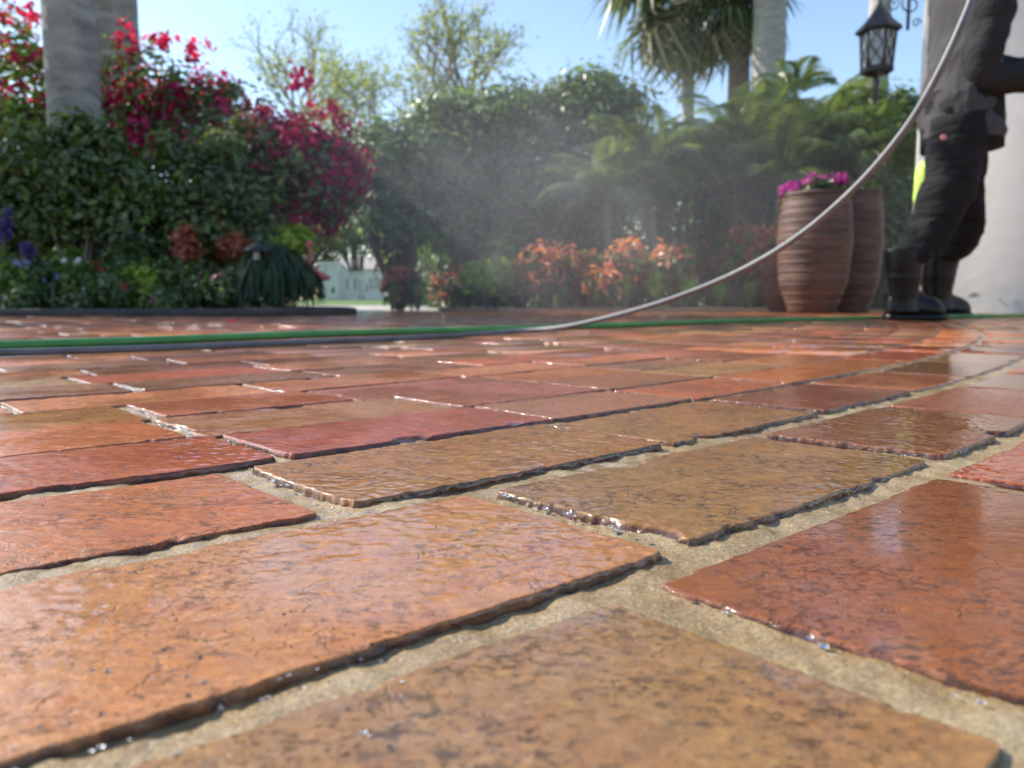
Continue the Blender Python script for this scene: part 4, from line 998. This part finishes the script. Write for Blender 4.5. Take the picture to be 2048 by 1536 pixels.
# ================================================================== HOSES
def spline(pts, n=160):
    pts = np.array([tuple(p) for p in pts], float); m = len(pts); out = []
    P = np.r_[pts[:1] * 2 - pts[1:2], pts, pts[-1:] * 2 - pts[-2:-1]]
    for i in range(m - 1):
        p0, p1, p2, p3 = P[i:i + 4]; k = max(2, n // (m - 1))
        for j in range(k):
            t = j / k; out.append(.5 * ((2 * p1) + (-p0 + p2) * t + (2 * p0 - 5 * p1 + 4 * p2 - p3) * t * t + (-p0 + 3 * p1 - 3 * p2 + p3) * t ** 3))
    out.append(pts[-1]); return np.array(out)
gz_ = .0085
gh = [gpt(x, y, gz_) for x, y in ((-900, 730), (-250, 702), (0, 691), (300, 681), (600, 669), (800, 663), (1000, 658), (1200, 652), (1500, 641), (1760, 635.5))] + \
     [Vector((1.97, 3.62, gz_)), Vector((2.30, 3.82, gz_)), Vector((2.9, 4.05, gz_)), Vector((3.6, 4.25, gz_))]
tag(MB().tube(spline(gh, 220), .0085, 14).build('green_hose', M['hose_green']), 'green garden hose lying across the paving behind the grey hose', 'hose')
pz = .0075
ph_ = [gpt(x, y, pz) for x, y in ((-900, 736), (-250, 716), (0, 706), (300, 697), (600, 685), (800, 677), (950, 669))] + \
      [at(1040, 662, 1.86), at(1140, 652, 1.78), at(1300, 612, 1.66), at(1450, 556, 1.56), at(1580, 484, 1.47), at(1700, 385, 1.40), at(1800, 272, 1.34), at(1870, 160, 1.30), at(1935, 20, 1.28), at(1985, -120, 1.31), (.99, 1.47, .84), (1.25, 1.85, 1.02), (1.7, 2.5, 1.13), (2.2, 3.05, 1.09), (2.46, 3.2, 1.01)]
tag(MB().tube(spline(ph_, 320), .0060, 14).build('pressure_hose', M['hose_grey']), 'grey pressure washer hose lying at left and rising in an arc past the worker', 'hose')

# ================================================================== THE WORKER
PY = 3.38
def X_(px, Y=PY): return (px - 1024) / FPX * Y * 1.0
def pw(px, py, Y=PY): return np.array(at(px, py, Y))
hip = pw(1925, 268); person = empty('person', (hip[0], PY, 0), 'worker in a charcoal jacket, black trousers and rubber boots, seen from the side', 'person')
# body: one skinned surface, pose: weight on the far leg, near leg trailing, near forearm reaching forward
J = {'pelvis': pw(1925, 262, 3.42), 'spine': pw(1925, 150, 3.42), 'chest': pw(1922, 30, 3.42), 'neck': np.array([2.0, 3.42, 1.52]), 'head': np.array([2.04, 3.42, 1.66]), 'crown': np.array([2.03, 3.42, 1.75]),
     'nose': np.array([2.15, 3.42, 1.645]), 'chin': np.array([2.12, 3.42, 1.575]),
     'r_hip': pw(1922, 285, 3.34), 'r_knee': pw(1890, 420, 3.34), 'r_shin': pw(1822, 515, 3.38), 'r_ank': pw(1808, 606, 3.38), 'r_toe': pw(1826, 616, 3.39),
     'l_hip': pw(1932, 285, 3.52), 'l_knee': pw(1925, 430, 3.64), 'l_shin': pw(1880, 512, 3.77), 'l_ank': pw(1874, 594, 3.80), 'l_toe': pw(1892, 604, 3.82),
     'r_sh': np.array([1.98, 3.27, 1.43]), 'r_el': pw(1968, 150, 3.26), 'r_wr': np.array([2.40, 3.20, 1.005]),
     'l_sh': np.array([2.0, 3.60, 1.43]), 'l_el': np.array([2.18, 3.66, 1.16]), 'l_wr': np.array([2.50, 3.45, 1.02])}
rads = dict(pelvis=.13, spine=.12, chest=.13, neck=.055, head=.085, crown=.06, nose=.02, chin=.04, r_hip=.085, r_knee=.058, r_shin=.034, r_ank=.026, r_toe=.016, l_hip=.085, l_knee=.058, l_shin=.034, l_ank=.026, l_toe=.016,
            r_sh=.06, r_el=.043, r_wr=.028, l_sh=.06, l_el=.043, l_wr=.028)
ed = [('pelvis', 'spine'), ('spine', 'chest'), ('chest', 'neck'), ('neck', 'head'), ('head', 'crown'), ('head', 'nose'), ('head', 'chin'), ('pelvis', 'r_hip'), ('r_hip', 'r_knee'), ('r_knee', 'r_shin'), ('r_shin', 'r_ank'), ('r_ank', 'r_toe'),
      ('pelvis', 'l_hip'), ('l_hip', 'l_knee'), ('l_knee', 'l_shin'), ('l_shin', 'l_ank'), ('l_ank', 'l_toe'), ('chest', 'r_sh'), ('r_sh', 'r_el'), ('r_el', 'r_wr'), ('chest', 'l_sh'), ('l_sh', 'l_el'), ('l_el', 'l_wr')]
for sd_, wr in (('r', J['r_wr']), ('l', J['l_wr'])):
    J[sd_ + '_palm'] = wr + np.array([.075, .0, -.005]); rads[sd_ + '_palm'] = .03; ed.append((sd_ + '_wr', sd_ + '_palm'))
    for fi in range(4):
        a = wr + np.array([.105, 0, .026 - .018 * fi]); ln = (.030, .034, .032, .025)[fi]; yy = .012 * (1 if sd_ == 'r' else -1)
        for jn, q_ in enumerate((a, a + np.array([ln, yy, -.004]), a + np.array([ln * .9, yy * 2.8, -.012]), a + np.array([ln * .25, yy * 3.6, -.014]))):
            nm = f'{sd_}_f{fi}_{jn}'; J[nm] = q_; rads[nm] = .0095 - .0008 * jn
            ed.append((f'{sd_}_f{fi}_{jn-1}' if jn else sd_ + '_palm', nm))
    J[sd_ + '_t0'] = wr + np.array([.05, 0, .035]); J[sd_ + '_t1'] = wr + np.array([.085, .02, .05]); J[sd_ + '_t2'] = wr + np.array([.11, .035, .045])
    for k_, r_ in (('_t0', .013), ('_t1', .011), ('_t2', .009)): rads[sd_ + k_] = r_
    ed += [(sd_ + '_palm', sd_ + '_t0'), (sd_ + '_t0', sd_ + '_t1'), (sd_ + '_t1', sd_ + '_t2')]
names = list(J); ix = {n_: i for i, n_ in enumerate(names)}
bm_ = bpy.data.meshes.new('body_skeleton'); bm_.from_pydata([tuple(J[n_]) for n_ in names], [(ix[a], ix[b]) for a, b in ed], [])
bo = bpy.data.objects.new('body', bm_); col.objects.link(bo)
sk_m = bo.modifiers.new('skin', 'SKIN'); bo.modifiers.new('sub', 'SUBSURF').levels = 1
for i, n_ in enumerate(names):
    v_ = bm_.skin_vertices[0].data[i]; v_.radius = (rads[n_], rads[n_]); v_.use_root = (n_ == 'pelvis')
dg_ = bpy.context.evaluated_depsgraph_get(); me = bpy.data.meshes.new_from_object(bo.evaluated_get(dg_)); bpy.data.objects.remove(bo)
for p_ in me.polygons: p_.use_smooth = True
me.name = 'body'; me.materials.clear(); link('body', me, M['skin'], person)

def ring(c, ax, ay, n=40, tilt=0.0, seed=0, amp=0.0, zoff=None):
    a = np.arange(n) * 2 * np.pi / n; cx, sx = np.cos(a), np.sin(a)
    k = 1 + amp * vn(a * 1.9 + seed, np.full(n, c[2] * 16 + seed), 3) + amp * .6 * vn(a * 4.2 + seed, np.full(n, c[2] * 30), 4)
    z = c[2] + tilt * cx * ax + (zoff if zoff is not None else 0)
    return np.c_[c[0] + ax * cx * k, c[1] + ay * sx * k, z + 0 * a]
def densify(keys, m):
    keys = np.array(keys, float); t = np.linspace(0, 1, len(keys)); tt = np.linspace(0, 1, m)
    return np.stack([np.interp(tt, t, keys[:, i]) for i in range(keys.shape[1])], 1)
# jacket body: left px, right px, row, half depth
sec = [(1853, 1993, 285, .175), (1851, 1993, 262, .178), (1849, 1992, 235, .178), (1852, 1990, 200, .175), (1862, 1988, 160, .172), (1868, 1986, 120, .175), (1873, 1983, 70, .185), (1877, 1974, 20, .195), (1880, 1968, -30, .20), (1890, 1962, -70, .18), (1905, 1955, -95, .10), (1918, 1950, -105, .065)]
rg = []
for l_, r_, y_, dp in densify(sec, 56):
    a_, b_ = pw(l_, y_, 3.42), pw(r_, y_, 3.42); c_ = (a_ + b_) / 2
    rg.append(ring(c_, (b_[0] - a_[0]) / 2, dp, 56, -.10 if y_ > 200 else 0, 2, .035 + .03 * (y_ > 60)))
jb = MB(); jb.loft(rg[::1], cap=False)
# a turned-in hem
h0 = rg[0]; cm = h0.mean(0); jb.loft([cm + (h0 - cm) * .93 + np.array([0, 0, .02]), h0], cap=False)
jk = jb.build('jacket', M['jacket'], person)
def sleeve(pts, rad, seed):
    P = spline(pts, 60); rr = np.interp(np.linspace(0, 1, len(P)), np.linspace(0, 1, len(rad)), rad)
    rr = rr * (1 + .07 * vn(np.arange(len(P)) * .55, np.full(len(P), seed), 1) + .035 * np.sin(np.arange(len(P)) * 1.1))
    return MB().tube(P, rr, 24)
sleeve([J['r_sh'] + np.array([-.01, .03, .03]), (J['r_sh'] + J['r_el']) / 2 + np.array([-.01, -.01, 0]), J['r_el'], (J['r_el'] + J['r_wr']) / 2 + np.array([0, 0, -.008]), J['r_wr']], [.085, .078, .064, .056, .043], 1).build('sleeve', M['sleeve'], person)
sleeve([J['l_sh'], (J['l_sh'] + J['l_el']) / 2, J['l_el'], (J['l_el'] + J['l_wr']) / 2, J['l_wr']], [.085, .078, .064, .056, .043], 2).build('sleeve', M['sleeve'], person)
# trousers: waist plus two baggy legs
tr = MB()
def leg(keys, seed, Yd):
    out = []
    for l_, r_, y_, dp, Y_ in densify(keys, 60):
        a_, b_ = pw(l_, y_, Y_), pw(r_, y_, Y_); c_ = (a_ + b_) / 2
        out.append(ring(c_, (b_[0] - a_[0]) / 2, dp, 36, .25 * math.sin(y_ * .07 + seed), seed, .055))
    tr.loft(out[::-1])
leg([(1868, 1975, 232, .11, 3.34), (1862, 1968, 290, .11, 3.34), (1852, 1958, 340, .105, 3.34), (1842, 1948, 385, .10, 3.34), (1833, 1928, 425, .095, 3.35), (1818, 1905, 460, .09, 3.36), (1806, 1886, 490, .085, 3.37), (1800, 1868, 512, .075, 3.37), (1797, 1848, 530, .065, 3.38)], 3, 0)
leg([(1880, 1985, 232, .11, 3.52), (1885, 1972, 290, .11, 3.53), (1885, 1962, 350, .105, 3.56), (1888, 1962, 400, .10, 3.60), (1890, 1962, 440, .10, 3.64), (1888, 1958, 470, .10, 3.68), (1880, 1948, 498, .095, 3.72), (1868, 1930, 512, .085, 3.74), (1868, 1908, 522, .07, 3.75)], 5, 0)
tr.loft([ring((pw(1922, y_, 3.42)), .155, .175, 36, 0, 1, .02) for y_ in (300, 262, 225, 190)])
tro = tr.build('trousers', M['trousers'], person)
lg = pw(1888, 274, 3.215); a = np.linspace(0, 2 * np.pi, 19)[:-1]
pm = MB(); r8 = .011 * (1 + .12 * np.cos(a * 8))
pm.loft([np.c_[lg[0] + r8 * np.cos(a), np.full(18, 3.222), lg[2] + r8 * np.sin(a)], np.c_[lg[0] + r8 * .9 * np.cos(a), np.full(18, 3.214), lg[2] + r8 * .9 * np.sin(a)]])
pb = pm.build('logo_patch', M['patch'], person, False)
pb.parent = tro; pb.location = (0, 0, 0); pb['label'] = 'small round pink patch on the hip of the trousers'
# boots
def boot(shaft, foot, Y_, dirY):
    """shaft: rows (left px, right px, row); foot: heel px, toe px, sole row"""
    mb = MB(); rr = []
    for l_, r_, y_ in densify(shaft, 26):
        a_, b_ = pw(l_, y_, Y_), pw(r_, y_, Y_); c_ = (a_ + b_) / 2; rr.append(ring(c_, (b_[0] - a_[0]) / 2, (b_[0] - a_[0]) / 2 * .92, 32, 0, 4, .02))
    inner = rr[0].mean(0) + (rr[0] - rr[0].mean(0)) * .9; mb.loft([inner - np.array([0, 0, .12]), inner, rr[0]] + rr[1:], cap=False)
    mb.V = [np.concatenate(mb.V)]
    bo_ = mb.build('boot', M['boot'], person)
    h_, t_ = foot[0], foot[1]; hx, tx = pw(h_, foot[2], Y_)[0], pw(t_, foot[2], Y_)[0]; z0 = .022; L_ = tx - hx; fm = MB(); rings = []
    for i in range(22):
        t = i / 21; x = hx + L_ * t; y = Y_ + dirY * t
        hgt = np.interp(t, [0, .08, .25, .45, .62, .8, .93, 1], [.06, .115, .15, .13, .095, .078, .06, .02]); wd = np.interp(t, [0, .1, .35, .6, .8, .94, 1], [.018, .038, .036, .042, .048, .036, .01])
        an = np.linspace(0, 2 * np.pi, 25)[:-1]
        rings.append(np.c_[np.full(24, x), y + wd * np.cos(an), z0 + hgt * np.clip(np.sin(an), -.0, 1) ** .8 + .0 * an])
    fm.loft(rings); fo = fm.build('boot_foot', M['boot'], person); fo.parent = bo_; fo.location = (0, 0, 0)
    sm_ = MB(); rings = []
    for i in range(18):
        t = i / 17; x = hx - .006 + (L_ + .014) * t; y = Y_ + dirY * t; wd = np.interp(t, [0, .06, .35, .6, .8, .94, 1], [.022, .042, .038, .046, .053, .042, .012]); zt_ = .026; zb_ = .0 if (t < .3 or t > .38) else .006
        rings.append(np.array([(x, y - wd, zb_), (x, y + wd, zb_), (x, y + wd * 1.02, zt_ * .5), (x, y + wd, zt_), (x, y - wd, zt_), (x, y - wd * 1.02, zt_ * .5)]))
    sm_.loft(rings); so_ = sm_.build('sole', M['boot'], person); so_.parent = bo_; so_.location = (0, 0, 0)
boot([(1769, 1848, 499), (1770, 1846, 520), (1772, 1842, 545), (1776, 1836, 575), (1779, 1834, 600), (1780, 1838, 622)], (1772, 1893, 638), 3.38, .02)
boot([(1842, 1916, 500), (1842, 1914, 525), (1843, 1908, 550), (1846, 1902, 580), (1848, 1902, 605), (1848, 1905, 618)], (1842, 1964, 624), 3.80, .10)
MB().lathe(tuple(J['head'] + np.array([-.01, 0, .0])), [(.10, .01), (.105, .03), (.10, .075), (.07, .115), (.002, .13)], 24).build('cap', M['cap'], person)
# lime cloth hanging at the back pocket
cl = MB(); rgs = []
cloth_path = [(1852, 322, .02), (1843, 335, .042), (1839, 355, .046), (1840, 380, .044), (1838, 402, .036), (1838, 420, .016)]
for i, (px, py, wd) in enumerate(densify(cloth_path, 24)):
    c_ = pw(px + 3, py, 3.40); an = np.arange(20) * 2 * np.pi / 20; wd *= .62
    rgs.append(np.c_[c_[0] + .022 * np.cos(an) * (1 + .25 * np.sin(3 * an + i * .4)), c_[1] + wd * 1.5 * np.sin(an), c_[2] + 0 * an])
cl.loft(rgs); tag(cl.build('cleaning_cloth', M['lime']), 'lime green cloth hanging from the worker\'s back pocket', 'cloth')

# ================================================================== WATER BEADS on the near bricks
def droplets():
    g = np.random.default_rng(21); bm = bmesh.new(); bmesh.ops.create_icosphere(bm, subdivisions=2, radius=1); bm.verts.index_update()
    sv_ = np.array([tuple(v.co) for v in bm.verts]); sf_ = np.array([[v.index for v in f.verts] for f in bm.faces]); bm.free()
    Vs, Fs, off = [], [], 0
    def put(x, y, z, r):
        nonlocal off
        Vs.append(sv_ * np.array([r * g.uniform(.8, 1.5), r * g.uniform(.8, 1.5), r * .62]) + np.array([x, y, z])); Fs.append(sf_ + off); off += len(sv_)
    for b in keep[:170]:
        ym = CY + b['r1'] * math.sin(b['a']); n = int(g.uniform(8, 30)) if ym < .5 else int(g.uniform(10, 34))
        for _ in range(n):                       # along the short arris that faces the sun
            r = g.uniform(b['r0'] + .004, b['r1'] - .003); th = b['a'] + g.uniform(-.0002, .0022) / r
            put(CX + r * math.cos(th), CY + r * math.sin(th), b['dz'] + g.choice([-.0012, -.0005, -.0022]), g.uniform(.0004, .0011) * (1 + .9 * min(1.4, max(0, ym - .4))))
        for _ in range(int(g.uniform(0, 4))):    # a few on the face and on the long arris
            r = g.uniform(b['r0'] + .006, b['r1'] - .004); th = g.uniform(b['a'] + .001, b['b'] - .001)
            put(CX + r * math.cos(th), CY + r * math.sin(th), b['dz'] + .0001, g.uniform(.0003, .0008))
    for _ in range(140):                          # spatter at the lower left, close to the lens
        put(g.uniform(-.11, -.02), g.uniform(.135, .23), -.0002, g.uniform(.0002, .0006))
    t = NT('clear_water'); t.bsdf(Base_Color=(1., 1., 1.), Roughness=.15, IOR=1.33, Transmission_Weight=1.0)
    tag(link('water_droplets', np_mesh('water_droplets', np.concatenate(Vs), np.concatenate(Fs), True), t.m), kind='stuff')
droplets()

# ================================================================== DRIFTING SPRAY
def mist(px, py, Y, rx, ry, rz, dens):
    t = NT('spray_mist'); tc = t.n('ShaderNodeTexCoord').outputs['Generated']
    sb = t.n('ShaderNodeVectorMath', _operation='MULTIPLY_ADD'); t.l(tc, sb.inputs[0]); sb.inputs[1].default_value = (2, 2, 2); sb.inputs[2].default_value = (-1, -1, -1)
    ln = t.n('ShaderNodeVectorMath', _operation='LENGTH'); t.l(sb.outputs[0], ln.inputs[0])
    fall = t.n('ShaderNodeMapRange', _interpolation_type='SMOOTHSTEP'); t.l(ln.outputs['Value'], fall.inputs[0])
    for i_, v_ in ((1, 1.0), (2, 0.1), (3, 0.0), (4, 1.0)): fall.inputs[i_].default_value = v_
    nz = t.ramp(t.noise(t.pos(), 1.6, 3, .6), [(.3, .35), (.7, 1.0)])
    v = t.n('ShaderNodeVolumePrincipled', Anisotropy=.1); v.inputs['Color'].default_value = (.95, .96, 1, 1)
    t.l(t.math('MULTIPLY', t.math('MULTIPLY', fall.outputs[0], dens), nz), v.inputs['Density']); t.l(v.outputs[0], t.out.inputs['Volume'])
    c = at(px, py, Y); bm = bmesh.new(); bmesh.ops.create_icosphere(bm, subdivisions=3, radius=1)
    for q_ in bm.verts: q_.co = Vector((q_.co.x * rx, q_.co.y * ry, q_.co.z * rz))
    me = bpy.data.meshes.new('water_mist'); bm.to_mesh(me); bm.free()
    tag(link('water_mist', me, t.m, None, c), kind='stuff')
mist(1090, 455, 5.85, 3.7, 1.0, 1.9, .23)
